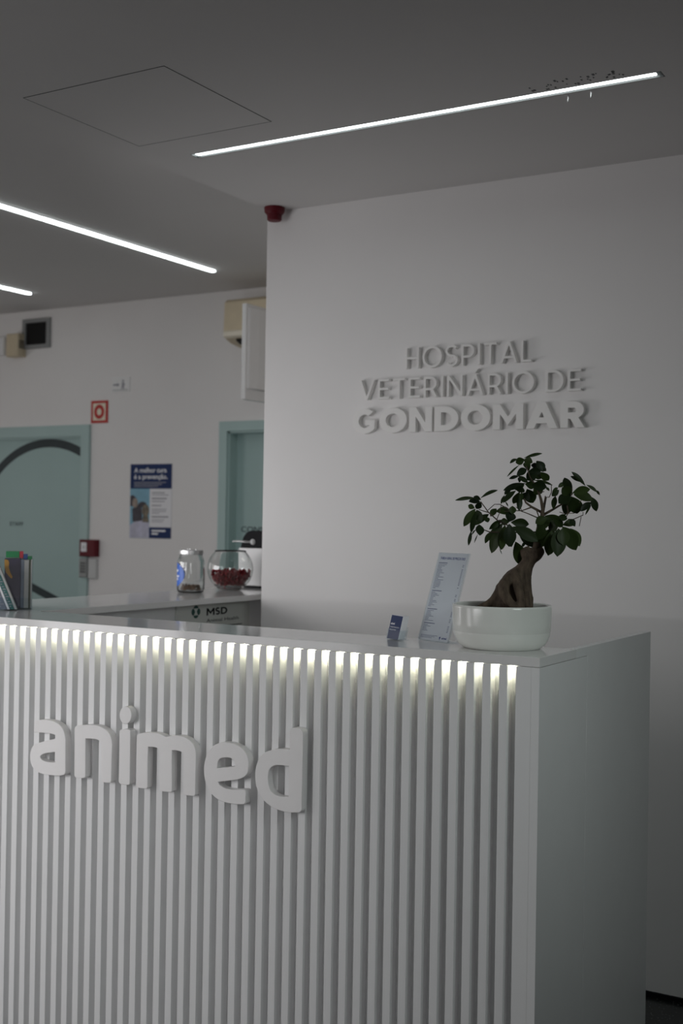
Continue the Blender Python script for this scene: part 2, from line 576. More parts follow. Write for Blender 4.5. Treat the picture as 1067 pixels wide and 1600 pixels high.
tag(o, 'dark specks of dirt on the lower ceiling in front of the recessed light', 'dirt', kind='stuff')

# ================================================================== REAR WALL THINGS
fb = frame((0, YB, 0), (1, 0, 0), (0, 0, 1))      # rear wall plane, normal towards the viewer (-Y)

r = empty('air_vent', (-5.80, YB, 2.648))
tag(r, 'square grey metal air vent with dark slats high on the rear wall', 'vent')
fv = frame((0, 0, 0), (1, 0, 0), (0, 0, 1))
bm = bmesh.new()
prism(bm, [[(-.123, -.098), (.123, -.098), (.123, .098), (-.123, .098)], [(-.093, -.072), (.093, -.072), (.093, .072), (-.093, .072)]], 0.018, fv, 0.003)
obj('frame', bm, M_grey, r)
bm = bmesh.new()
rect(bm, fv, -.093, .093, -.072, .072, 0.0005, 0.002)
for k in range(9):
    u = -.080 + k * .020
    rect(bm, fv, u - .003, u + .003, -.071, .071, 0.002, 0.011)
obj('louver', bm, M_dark, r)

r = empty('wall_sounder', (-5.955, YB, 2.574))
tag(r, 'beige plastic siren box on the rear wall beside the air vent', 'siren')
bm = bmesh.new(); prism(bm, [[(-.055, -.075), (.055, -.075), (.055, .075), (-.055, .075)]], 0.075, fv, 0.008)
obj('housing', bm, M_beige, r)
bm = bmesh.new()
for k in range(4):
    v = -.02 + k * .014
    rect(bm, lambda u, vv, w: Vector((0.0545 + w, -0.04 + u, vv)), -.022, .022, v, v + .008, 0, 0.0025)
obj('grille', bm, M_dark, r)
bm = bmesh.new(); prism(bm, [[(-.065, -.060), (.060, -.060), (.060, .060), (-.065, .060)]], 0.04, fv, 0.006)
tag(obj('junction_box', bm, M_white, loc=(-6.125, YB, 2.578)), 'white junction box at the left edge beside the beige siren box', 'box')

r = empty('exit_sign', (-5.073, YB, 2.282))
tag(r, 'small white sign with a dark arrow and figure above the red hose sign', 'sign')
bm = bmesh.new(); prism(bm, [[(-.073, -.047), (.073, -.047), (.073, .047), (-.073, .047)]], 0.006, fv, 0.001)
obj('plate', bm, M_lgrey if False else M_white, r)
bm = bmesh.new()
rect(bm, fv, -.060, -.022, -.006, .004, .006, .0066)
prism(bm, [[(-.028, -.014), (-.008, -.001), (-.028, .012)]], 0.0006, lambda u, v, w: fv(u, v, .006 + w))
prism(bm, [ring2(.020, .022, .008, .008, 14)], 0.0006, lambda u, v, w: fv(u, v, .006 + w))
prism(bm, [[(.008, .012), (.030, .012), (.036, -.006), (.028, -.004), (.030, -.030), (.022, -.030), (.018, -.012), (.012, -.030), (.004, -.030), (.012, -.004)]], 0.0006, lambda u, v, w: fv(u, v, .006 + w))
obj('pictogram', bm, M_inkg, r)
bm = bmesh.new(); rect(bm, fv, -.066, .060, -.040, -.030, .006, .0065)
obj('caption_bar', bm, M_lgrey, r)

r = empty('hose_sign', (-5.246, YB, 2.117))
tag(r, 'red fire hose sign with a red ring on cream, above the left teal door', 'sign')
bm = bmesh.new(); prism(bm, [[(-.070, -.071), (.070, -.071), (.070, .071), (-.070, .071)]], 0.005, fv, 0.001)
obj('plate', bm, M_redp, r)
bm = bmesh.new(); rect(bm, fv, -.052, .052, -.054, .054, .005, .0056)
obj('panel', bm, M_cream, r)
bm = bmesh.new(); prism(bm, [ring2(0, 0, .042, .046, 32), ring2(0, 0, .019, .022, 24)], 0.0006, lambda u, v, w: fv(u, v, .0058 + w))
obj('ring', bm, M_redp, r)

# ---- poster
r = empty('poster', (-4.818, YB, 1.555))
tag(r, 'blue and white poster with a photo strip on the rear wall between the teal doors', 'poster')
bm = bmesh.new(); rect(bm, fv, -.163, .163, -.228, .228, 0.0, .004)
obj('sheet', bm, M_paper, r)
bm = bmesh.new()
rect(bm, fv, -.163, .163, .076, .228, .004, .0046)
obj('header_field', bm, M_navy, r)
bm = bmesh.new()
rect(bm, fv, -.008, .163, -.228, -.160, .004, .0046)
obj('footer_field', bm, M_navy, r)
up = lambda h: (lambda u, v, w: fv(u, v, h + w))
bm = bmesh.new()
text_bm(bm, 'A melhor cura', up(.0046), .255, .030, .0004, -.133, .176, bold=.02)
text_bm(bm, 'é a prevenção.', up(.0046), .262, .030, .0004, -.133, .136, bold=.02)
obj('headline', bm, M_printw, r)
bm = bmesh.new()
rect(bm, up(.0046), .012, .120, -.187, -.176, 0, .0004)
rect(bm, up(.0046), .012, .062, -.205, -.194, 0, .0004)
obj('footer_text', bm, M_printw, r)
bm = bmesh.new()
for k in range(3):
    rect(bm, up(.0046), -.133, .118 - .03 * k, .112 - .012 * k, .117 - .012 * k, 0, .0003)
obj('fine_print', bm, M_inkg, r)
bm = bmesh.new()
for v, l, h in ((.048, .10, .006), (.036, .13, .004), (.012, .115, .008), (-.004, .10, .005), (-.030, .075, .006), (-.052, .115, .004), (-.064, .11, .004), (-.076, .06, .004), (-.100, .13, .008), (-.116, .10, .004), (-.128, .09, .004)):
    rect(bm, up(.004), .010, .010 + l, v, v + h, 0, .0004)
obj('text_lines', bm, M_inkg, r)
M_sky = mat('photo_sky', (0.20, 0.42, 0.55), 0.5, noise=0.12, nscale=14)
M_skin = mat('photo_warm', (0.30, 0.24, 0.20), 0.5, noise=0.3, nscale=30)
M_hair = mat('photo_dark', (0.035, 0.03, 0.045), 0.5, noise=0.4, nscale=30)
M_dog = mat('photo_tan', (0.16, 0.13, 0.09), 0.5, noise=0.5, nscale=45)
M_pale = mat('photo_pale', (0.50, 0.50, 0.62), 0.5, noise=0.15, nscale=20)
bm = bmesh.new(); rect(bm, up(.004), -.163, -.008, -.228, .076, 0, .0004)
obj('photo_background', bm, M_sky, r)
bm = bmesh.new()
prism(bm, [[(-.162, -.227), (-.009, -.227), (-.009, -.135), (-.06, -.11), (-.11, -.12), (-.162, -.15)]], .0003, up(.0044))
obj('photo_foreground', bm, M_pale, r)
bm = bmesh.new()
prism(bm, [[(-.162, -.03), (-.162, .03), (-.140, .038), (-.115, .02), (-.105, -.01), (-.13, -.035)]], .0003, up(.0047))
prism(bm, [[(-.140, -.13), (-.145, -.05), (-.10, -.02), (-.07, -.04), (-.062, -.12)]], .0003, up(.0047))
prism(bm, [ring2(-.063, -.022, .033, .018, 18)], .0003, up(.0047))
obj('photo_figure', bm, M_hair, r)
bm = bmesh.new()
prism(bm, [ring2(-.122, -.012, .022, .030, 18)], .0003, up(.005))
obj('photo_face', bm, M_skin, r)
bm = bmesh.new()
prism(bm, [ring2(-.038, -.058, .029, .038, 18)], .0003, up(.005))
prism(bm, [[(-.062, -.13), (-.055, -.08), (-.02, -.08), (-.009, -.13)]], .0003, up(.0052))
obj('photo_dog', bm, M_dog, r)

# ---- fire alarm call point and the grey plates under it
r = empty('fire_call_point', (-5.296, YB, 1.2545))
tag(r, 'red fire alarm call point with a white square beside the left teal door', 'fire alarm')
bm = bmesh.new(); prism(bm, [[(-.066, -.054), (.066, -.054), (.066, .054), (-.066, .054)]], 0.045, fv, 0.006)
obj('housing', bm, M_red, r)
bm = bmesh.new(); rect(bm, fv, -.046, .000, -.022, .036, .045, .047)
obj('window', bm, M_paper, r)
bm = bmesh.new(); prism(bm, [ring2(-.023, .006, .010, .010, 16)], .0008, up(.047))
obj('dot', bm, M_lgrey, r)
r = empty('access_reader', (-5.306, YB, 1.128))
tag(r, 'grey keypad reader with a pale cover under the red call point', 'keypad')
bm = bmesh.new(); prism(bm, [[(.000, -.066), (.068, -.066), (.068, .062), (.000, .062)]], 0.022, fv, 0.004)
obj('cover', bm, M_lgrey, r)
bm = bmesh.new(); prism(bm, [[(-.066, -.060), (-.001, -.060), (-.001, .062), (-.066, .062)]], 0.032, fv, 0.004)
obj('reader_body', bm, M_grey, r)
bm = bmesh.new()
for j in range(4):
    for i in range(3):
        rect(bm, fv, -.052 + i * .015, -.041 + i * .015, -.030 + j * .018, -.018 + j * .018, .032, .0335)
obj('key', bm, M_alu, r)

# ---- air conditioner and the board in front of it
r = empty('air_conditioner', (-3.72, YB, 2.60))
tag(r, 'beige wall air conditioner half hidden behind the letter wall corner', 'air conditioner')
prof = [(0.0, .110), (-.190, .104), (-.215, .085), (-.222, -.085), (-.205, -.090), (-.200, -.118), (-.150, -.138), (-.060, -.152), (0, -.152)]
bm = bmesh.new()
def extr(prof, x0, x1, bev=0.0):
    prism(bm, [[(p[0], p[1]) for p in prof]], x1 - x0, lambda u, v, w: Vector((x0 + w, u, v)), bev)
extr(prof, -.405, .40, 0.006)
obj('body', bm, M_beige, r)
bm = bmesh.new()
extr([(-.203, -.084), (-.238, -.080), (-.246, -.092), (-.244, -.112), (-.232, -.122), (-.201, -.117)], -.388, .405, 0.004)
obj('front_lip', bm, M_beige_l, r)
bm = bmesh.new()
extr([(-.190, -.118), (-.150, -.135), (-.155, -.150), (-.197, -.133)], -.335, .34)
obj('air_outlet', bm, M_dark, r)

r = empty('wall_board', (-3.640, 5.33, 2.30))
tag(r, 'white upright board with a raised cover, edge on, in front of the air conditioner', 'board')
L = r.location
obj('board', bx(-3.655, -3.628, 5.10, 5.56, 2.070, 2.566, off=L, bev=.003), M_white, r)
bm = bmesh.new()
pf = [(5.115, 0), (5.115, .012), (5.18, .026), (5.30, .034), (5.43, .034), (5.545, .026), (5.545, 0)]
prism(bm, [pf], 2.548 - 2.128, lambda u, v, w: Vector((-3.628 + v, u, 2.128 + w)) - L, 0.004)
obj('raised_cover', bm, M_white, r)
obj('bracket', bx(-3.652, -3.632, 5.56, 5.80, 2.09, 2.40, off=L), M_lgrey, r)

# outlines of the six counter letters, millimetres on the counter front (x, z)
ANIMED = {
 'a': [[(-2539.7,829.1),(-2539.8,834.7),(-2539.9,840.5),(-2539.9,845.9),(-2539.9,850.3),(-2539.9,852.4),(-2539.8,854.7),(-2539.5,856.8),(-2538.6,858.7),(-2536.9,860.4),(-2534.6,862),(-2532,863.3),(-2529.3,864.3),(-2522.9,865.7),(-2514.7,867.2),(-2505.9,868.5),(-2497.5,869.3),(-2488.9,869.5),(-2480.1,869.4),(-2471.6,868.8),(-2464,867.9),(-2457.9,866.8),(-2452.1,865.2),(-2446.7,863.1),(-2441.7,860.6),(-2436.8,857.5),(-2432.2,853.9),(-2428.1,849.9),(-2424.8,845.5),(-2422,840),(-2419.7,833.8),(-2418,827.2),(-2416.9,820.6),(-2415.9,777.4),(-2415.1,731.5),(-2415.4,729.3),(-2415.9,727),(-2417,724.9),(-2418.6,723),(-2421,721.4),(-2424.1,720),(-2427.5,718.8),(-2430.9,718),(-2436.4,717),(-2442.9,716.1),(-2449.8,715.4),(-2456.6,714.9),(-2466,714.3),(-2476.8,713.7),(-2487.7,713.4),(-2497.4,713.5),(-2504.8,714),(-2512.2,715),(-2519.3,716.4),(-2525.7,718.3),(-2531.3,720.8),(-2536.5,723.8),(-2541.1,727.3),(-2544.9,731.2),(-2547.9,735.6),(-2550.2,740.5),(-2551.9,745.7),(-2553,751),(-2553.6,756.4),(-2553.6,762.1),(-2553,767.8),(-2551.6,773.2),(-2549.6,778.4),(-2546.9,783.5),(-2543.4,788.3),(-2538.8,792.5),(-2532.9,796),(-2525.9,798.8),(-2518.3,801.4),(-2510.8,803.8),(-2502.1,806.6),(-2492.6,809.5),(-2483.4,812.1),(-2475.6,814.4),(-2470.7,815.7),(-2465.6,817),(-2460.9,818.2),(-2457.3,819.6),(-2455.4,820.8),(-2453.8,822.3),(-2452.8,824),(-2452.6,825.5),(-2453.4,826.9),(-2455,828.2),(-2457.1,829.4),(-2459.4,830.2),(-2462.8,831),(-2467,831.5),(-2471.6,831.8),(-2476.1,832.1),(-2481.3,832.2),(-2486.9,832.1),(-2492.7,831.9),(-2498.4,831.7),(-2507.4,831.2),(-2517.8,830.5),(-2528.9,829.8)],
   [(-2457.1,781.5),(-2463,780.3),(-2469,779.1),(-2474.8,777.9),(-2480.3,776.7),(-2485.1,775.7),(-2490,774.7),(-2494.7,773.5),(-2498.8,772.2),(-2502.2,770.7),(-2505.5,769),(-2508.5,767.1),(-2510.7,765.4),(-2511.8,764.1),(-2512.5,762.6),(-2512.7,761.1),(-2512.4,759.7),(-2511.3,758.1),(-2509.7,756.4),(-2507.5,754.8),(-2505.1,753.7),(-2501.4,752.7),(-2496.8,751.9),(-2491.9,751.2),(-2487.1,750.8),(-2482.4,750.6),(-2477.5,750.6),(-2472.8,750.8),(-2468.5,751),(-2465.2,751.5),(-2461.9,752.1),(-2458.6,752.7),(-2455.3,753.4),(-2455.7,760.4),(-2456.2,767.4),(-2456.6,774.5)]],
 'n': [[(-2382,727.4),(-2382.6,781.1),(-2384.2,851),(-2384.1,853.5),(-2383.7,856.1),(-2382.9,858.6),(-2381.6,860.7),(-2379.5,862.3),(-2376.8,863.5),(-2373.8,864.5),(-2370.9,865.2),(-2363.3,866.7),(-2353.5,868.4),(-2343.1,869.9),(-2333.4,871.1),(-2324.8,871.9),(-2316.1,872.4),(-2307.7,872.6),(-2299.8,872.3),(-2292.8,871.5),(-2285.8,870.1),(-2279.3,868.3),(-2273.4,866.2),(-2268.3,863.9),(-2263.6,861.2),(-2259.4,858.1),(-2255.7,854.8),(-2252.6,851.1),(-2250.2,847.1),(-2248.2,842.9),(-2246.6,838.6),(-2245.4,833.7),(-2244.7,828.5),(-2244.3,823.1),(-2244.1,817.8),(-2245.1,770.2),(-2245.5,726.7),(-2245.7,725.2),(-2246.2,723.7),(-2247.1,722.4),(-2248.5,721.3),(-2250.6,720.4),(-2253.5,719.6),(-2256.5,719),(-2259.5,718.6),(-2263.7,718.3),(-2268.6,718.2),(-2273.3,718.4),(-2277,718.8),(-2279,719.6),(-2280.6,720.8),(-2281.8,722.3),(-2282.3,724),(-2282.9,765.8),(-2284.3,810.7),(-2284.6,814.5),(-2284.9,818.4),(-2285.5,822.1),(-2286.4,825.1),(-2287.6,827.1),(-2289.2,828.9),(-2291.2,830.5),(-2293.6,831.8),(-2296.6,832.7),(-2300.2,833.4),(-2304,833.8),(-2307.7,834),(-2314.8,833.8),(-2323.3,833.3),(-2332.5,832.6),(-2341.4,832),(-2341,785.8),(-2340,727.1),(-2340.3,725.8),(-2341,724.5),(-2342.1,723.3),(-2343.5,722.4),(-2345.8,721.6),(-2348.7,721),(-2351.8,720.5),(-2354.9,720.2),(-2359.9,719.7),(-2366,719.2),(-2371.9,719),(-2376.4,719.4),(-2378.8,720.7),(-2380.5,722.6),(-2381.5,725)]],
 'i': [[(-2219.5,729.3),(-2219.1,784.7),(-2219.3,864),(-2218.9,865.5),(-2217.8,867.1),(-2216.4,868.4),(-2214.6,869.4),(-2211.4,870.4),(-2207.2,871.4),(-2202.8,872.2),(-2198.6,872.7),(-2194.8,873),(-2190.8,873.2),(-2187.1,873.1),(-2184.3,872.7),(-2182.7,872.1),(-2181.4,871.2),(-2180.4,870),(-2180,868.7),(-2179.5,801.5),(-2179.4,727.6),(-2179.6,726.3),(-2180.2,724.9),(-2181.2,723.7),(-2182.5,722.8),(-2185,722.1),(-2188.3,721.6),(-2191.8,721.2),(-2195.2,721),(-2199.9,720.9),(-2205.3,720.8),(-2210.5,721.1),(-2214.5,721.8),(-2216.6,723),(-2218.2,724.9),(-2219.1,727)],
   [(-2177.2,912.8),(-2177.4,908.6),(-2178.3,904.5),(-2179.8,900.6),(-2181.8,896.9),(-2184.4,893.7),(-2187.4,891),(-2190.7,888.9),(-2194.3,887.5),(-2198,886.8),(-2201.7,886.8),(-2205.4,887.5),(-2208.8,888.9),(-2211.9,891),(-2214.6,893.7),(-2216.9,897),(-2218.5,900.6),(-2219.6,904.6),(-2220,908.7),(-2219.8,912.9),(-2218.9,917.1),(-2217.4,921),(-2215.3,924.7),(-2212.7,927.9),(-2209.7,930.6),(-2206.4,932.7),(-2202.8,934.1),(-2199.1,934.8),(-2195.4,934.8),(-2191.7,934),(-2188.3,932.5),(-2185.2,930.4),(-2182.5,927.7),(-2180.3,924.5),(-2178.7,920.9),(-2177.6,916.9)]],
 'm': [[(-2158.1,723.4),(-2158.3,791.7),(-2158.4,852.6),(-2158.2,854.9),(-2157.7,857.3),(-2156.8,859.5),(-2155.5,861.5),(-2153.6,863.2),(-2151.4,864.7),(-2148.8,865.9),(-2146.1,866.8),(-2140.1,868.2),(-2132.4,869.6),(-2124.2,870.8),(-2116.5,871.8),(-2109.2,872.5),(-2101.9,873),(-2094.8,873.3),(-2088.5,873.2),(-2083.6,872.9),(-2078.7,872.1),(-2074.1,871.2),(-2070,870.3),(-2067,869.4),(-2064.2,868.1),(-2061.3,867),(-2058.2,866.5),(-2054,867),(-2049.2,868.2),(-2044.2,869.5),(-2039.4,870.6),(-2034.8,871.6),(-2030.3,872.5),(-2025.8,873.2),(-2021.2,873.7),(-2016.1,874.1),(-2010.7,874.2),(-2005.3,874.1),(-2000.1,873.6),(-1994.7,872.4),(-1989.1,870.8),(-1983.8,868.9),(-1978.9,866.7),(-1974.6,864.3),(-1970.5,861.6),(-1966.9,858.5),(-1963.8,855.3),(-1961.4,852),(-1959.4,848.4),(-1957.9,844.6),(-1956.7,840.8),(-1955.8,836.8),(-1955.4,832.7),(-1955.2,828.5),(-1955.1,824.4),(-1955.4,779.5),(-1955.7,726.3),(-1956.1,725),(-1956.9,723.8),(-1958.1,722.6),(-1959.5,721.8),(-1961.6,721.2),(-1964.3,720.7),(-1967.1,720.4),(-1969.9,720.2),(-1974.4,720),(-1979.9,719.9),(-1985.2,719.8),(-1989.3,720.1),(-1991.1,720.5),(-1992.7,721.3),(-1993.9,722.4),(-1994.5,723.7),(-1995.6,774.7),(-1996.4,815),(-1996.7,817.9),(-1997.3,820.9),(-1998.1,823.7),(-1999.1,826.1),(-2000.1,827.9),(-2001.5,829.5),(-2003.2,830.9),(-2005.2,832.1),(-2007.8,832.9),(-2010.8,833.5),(-2014.1,833.9),(-2017.3,834.1),(-2021.4,834.1),(-2026,833.8),(-2030.8,833.5),(-2035.5,833.2),(-2034.4,782),(-2033.2,725.9),(-2033.5,724.8),(-2034.3,723.6),(-2035.4,722.6),(-2036.7,721.9),(-2038.5,721.3),(-2040.7,720.9),(-2043,720.7),(-2045.3,720.6),(-2050.7,720.3),(-2057.6,719.9),(-2064.5,719.8),(-2069.7,720.1),(-2071.9,720.6),(-2073.9,721.6),(-2075.3,722.9),(-2076,724.6),(-2076.5,777),(-2077.4,817.8),(-2077.7,820.6),(-2078.1,823.5),(-2078.8,826.1),(-2079.8,828.4),(-2081.2,830.1),(-2083.1,831.5),(-2085.3,832.6),(-2087.7,833.5),(-2090.4,834.1),(-2093.5,834.5),(-2096.8,834.6),(-2100.1,834.6),(-2104,834.4),(-2108.3,834.1),(-2112.8,833.6),(-2117.2,833.2),(-2117.6,784.2),(-2117,725),(-2117.3,723.6),(-2118.2,722.3),(-2119.4,721.2),(-2120.9,720.3),(-2122.9,719.8),(-2125.3,719.4),(-2127.8,719.3),(-2130.3,719.2),(-2135.6,719),(-2142.4,718.8),(-2149,718.8),(-2153.9,719.1),(-2155.5,719.7),(-2156.8,720.7),(-2157.7,722)]],
 'e': [[(-1863.9,872.9),(-1856.8,873.2),(-1848.7,873),(-1840.5,872.5),(-1832.9,871.5),(-1826.4,870),(-1820.1,868.1),(-1814.2,865.7),(-1808.9,863),(-1804.3,860),(-1800.1,856.4),(-1796.5,852.7),(-1793.4,849),(-1791.2,845.6),(-1789.4,842.1),(-1788,838.4),(-1787,834.5),(-1786.4,829.7),(-1786.2,824.2),(-1786.3,818.7),(-1786.6,813.9),(-1787.1,810.2),(-1787.8,806.6),(-1788.9,803),(-1790.7,799.6),(-1793.3,796.5),(-1796.5,793.5),(-1800.1,790.8),(-1804,788.3),(-1808.5,786),(-1813.6,783.8),(-1818.9,781.9),(-1824.2,780.3),(-1882.5,767.6),(-1881.3,765.8),(-1880.2,763.9),(-1878.9,762.1),(-1877.2,760.7),(-1874,759),(-1870.1,757.3),(-1865.8,755.9),(-1861.5,754.8),(-1856,754.1),(-1850,753.7),(-1843.6,753.5),(-1837.4,753.7),(-1828.2,754.7),(-1817.5,756.2),(-1807.4,757.7),(-1800,758.4),(-1798,758.2),(-1796.2,757.5),(-1794.7,756.5),(-1793.9,755.1),(-1793.4,751.8),(-1793.4,747.4),(-1793.7,742.7),(-1793.9,738.5),(-1793.9,735),(-1793.8,731.3),(-1794,727.9),(-1794.6,725.2),(-1795.6,723.6),(-1797.1,722.2),(-1799,721.2),(-1800.9,720.5),(-1805.9,719.6),(-1812.4,718.7),(-1819.6,718.1),(-1826.4,717.6),(-1833.8,717.3),(-1841.6,717.1),(-1849.6,717.2),(-1857.2,717.7),(-1864.5,718.6),(-1871.7,719.9),(-1878.6,721.6),(-1885.1,723.9),(-1891,726.7),(-1896.6,730),(-1901.7,733.8),(-1906.3,737.9),(-1911,743),(-1915.4,748.7),(-1919.4,754.8),(-1922.6,761.2),(-1925.2,768.4),(-1927.1,776.2),(-1928.5,784),(-1929.2,791.4),(-1929.3,797.9),(-1928.7,804.4),(-1927.6,810.9),(-1926.2,817.2),(-1924.6,823.3),(-1922.5,829.4),(-1920.1,835.3),(-1917.2,840.8),(-1914,845.4),(-1910.3,850),(-1906.1,854.2),(-1901.8,857.9),(-1897.4,861.1),(-1892.7,863.9),(-1887.7,866.3),(-1882.9,868.4),(-1878.3,870),(-1873.5,871.4),(-1868.7,872.4)],
   [(-1885,803.1),(-1884.8,807.3),(-1884.6,811.6),(-1884.3,815.7),(-1883.6,819.3),(-1882.5,821.8),(-1881.1,824.3),(-1879.2,826.5),(-1876.8,828.4),(-1873.9,830),(-1870.4,831.3),(-1866.7,832.3),(-1863.1,833.1),(-1858.9,833.8),(-1854.4,834.2),(-1849.9,834.4),(-1845.9,834.2),(-1842.4,833.5),(-1839.1,832.4),(-1836.2,831),(-1833.8,829.2),(-1832,826.8),(-1830.6,823.9),(-1829.7,821),(-1829.1,818.6),(-1829.1,817.3),(-1829.5,816.1),(-1830,814.8),(-1830.4,813.5)]],
 'd': [[(-1661.8,875.9),(-1661.9,882.4),(-1661.9,889.1),(-1662,895.5),(-1662,901.5),(-1662.2,906.6),(-1662.4,912),(-1662.6,916.9),(-1662.4,920.9),(-1662,922.9),(-1661.3,924.9),(-1660.3,926.7),(-1659,928.3),(-1657.2,929.6),(-1654.9,930.6),(-1652.5,931.4),(-1650,931.9),(-1646.3,932.3),(-1642,932.5),(-1637.6,932.4),(-1634,931.9),(-1631.3,930.9),(-1628.9,929.3),(-1626.9,927.5),(-1625.2,925.5),(-1624,923.5),(-1623.2,921.2),(-1622.7,918.8),(-1622.5,916.4),(-1622.6,838.6),(-1623.4,732.5),(-1623.8,730.2),(-1624.8,727.9),(-1626.4,725.8),(-1628.4,724.1),(-1631,722.8),(-1634.2,721.9),(-1637.7,721.2),(-1641.1,720.7),(-1646.6,720),(-1653.2,719.3),(-1660.1,718.8),(-1666.8,718.6),(-1673.4,718.6),(-1679.9,718.9),(-1686.5,719.5),(-1692.9,720.5),(-1699.6,721.7),(-1706.3,723.4),(-1713,725.3),(-1719.3,727.8),(-1725.5,730.8),(-1731.6,734.2),(-1737.4,738.1),(-1742.7,742.4),(-1747.7,747.4),(-1752.4,752.8),(-1756.5,758.7),(-1759.8,764.9),(-1762.3,771.9),(-1764.1,779.5),(-1765.3,787.1),(-1766.1,794.3),(-1766.3,800.6),(-1766.1,806.9),(-1765.4,813.2),(-1764.2,819.3),(-1762.6,825.3),(-1760.4,831.3),(-1757.7,837),(-1754.7,842.3),(-1751.3,847),(-1747.5,851.5),(-1743.1,855.6),(-1738.4,859.2),(-1733.2,862.4),(-1727.5,865.1),(-1721.5,867.4),(-1715.5,869.4),(-1709.2,871.1),(-1702.7,872.5),(-1696,873.6),(-1689.4,874.5),(-1682.6,875.1),(-1675.7,875.4),(-1668.7,875.6)],
   [(-1664.2,833.7),(-1669.6,833.8),(-1675,833.8),(-1680.3,833.8),(-1685.3,833.7),(-1689.9,833.5),(-1694.6,833.2),(-1699.2,832.7),(-1703.3,831.9),(-1706.6,830.8),(-1709.9,829.4),(-1712.9,827.7),(-1715.6,825.8),(-1718,823.7),(-1720,821.2),(-1721.7,818.6),(-1723,815.9),(-1724.1,812.2),(-1724.9,808),(-1725.4,803.6),(-1725.6,799.2),(-1725.6,794.6),(-1725.2,789.7),(-1724.6,784.8),(-1723.6,780.4),(-1722.4,776.6),(-1720.8,772.8),(-1718.9,769.3),(-1716.7,766.3),(-1714.4,763.8),(-1711.6,761.6),(-1708.5,759.7),(-1705.1,758.2),(-1701.1,757),(-1696.6,756),(-1691.8,755.4),(-1687.1,755.1),(-1681.6,755.4),(-1675.7,756),(-1669.7,756.9),(-1663.7,757.6),(-1663.7,767.2),(-1663.8,776.8),(-1663.8,786.4),(-1663.8,796),(-1663.9,805.4),(-1664,814.8),(-1664.1,824.3)]],
}

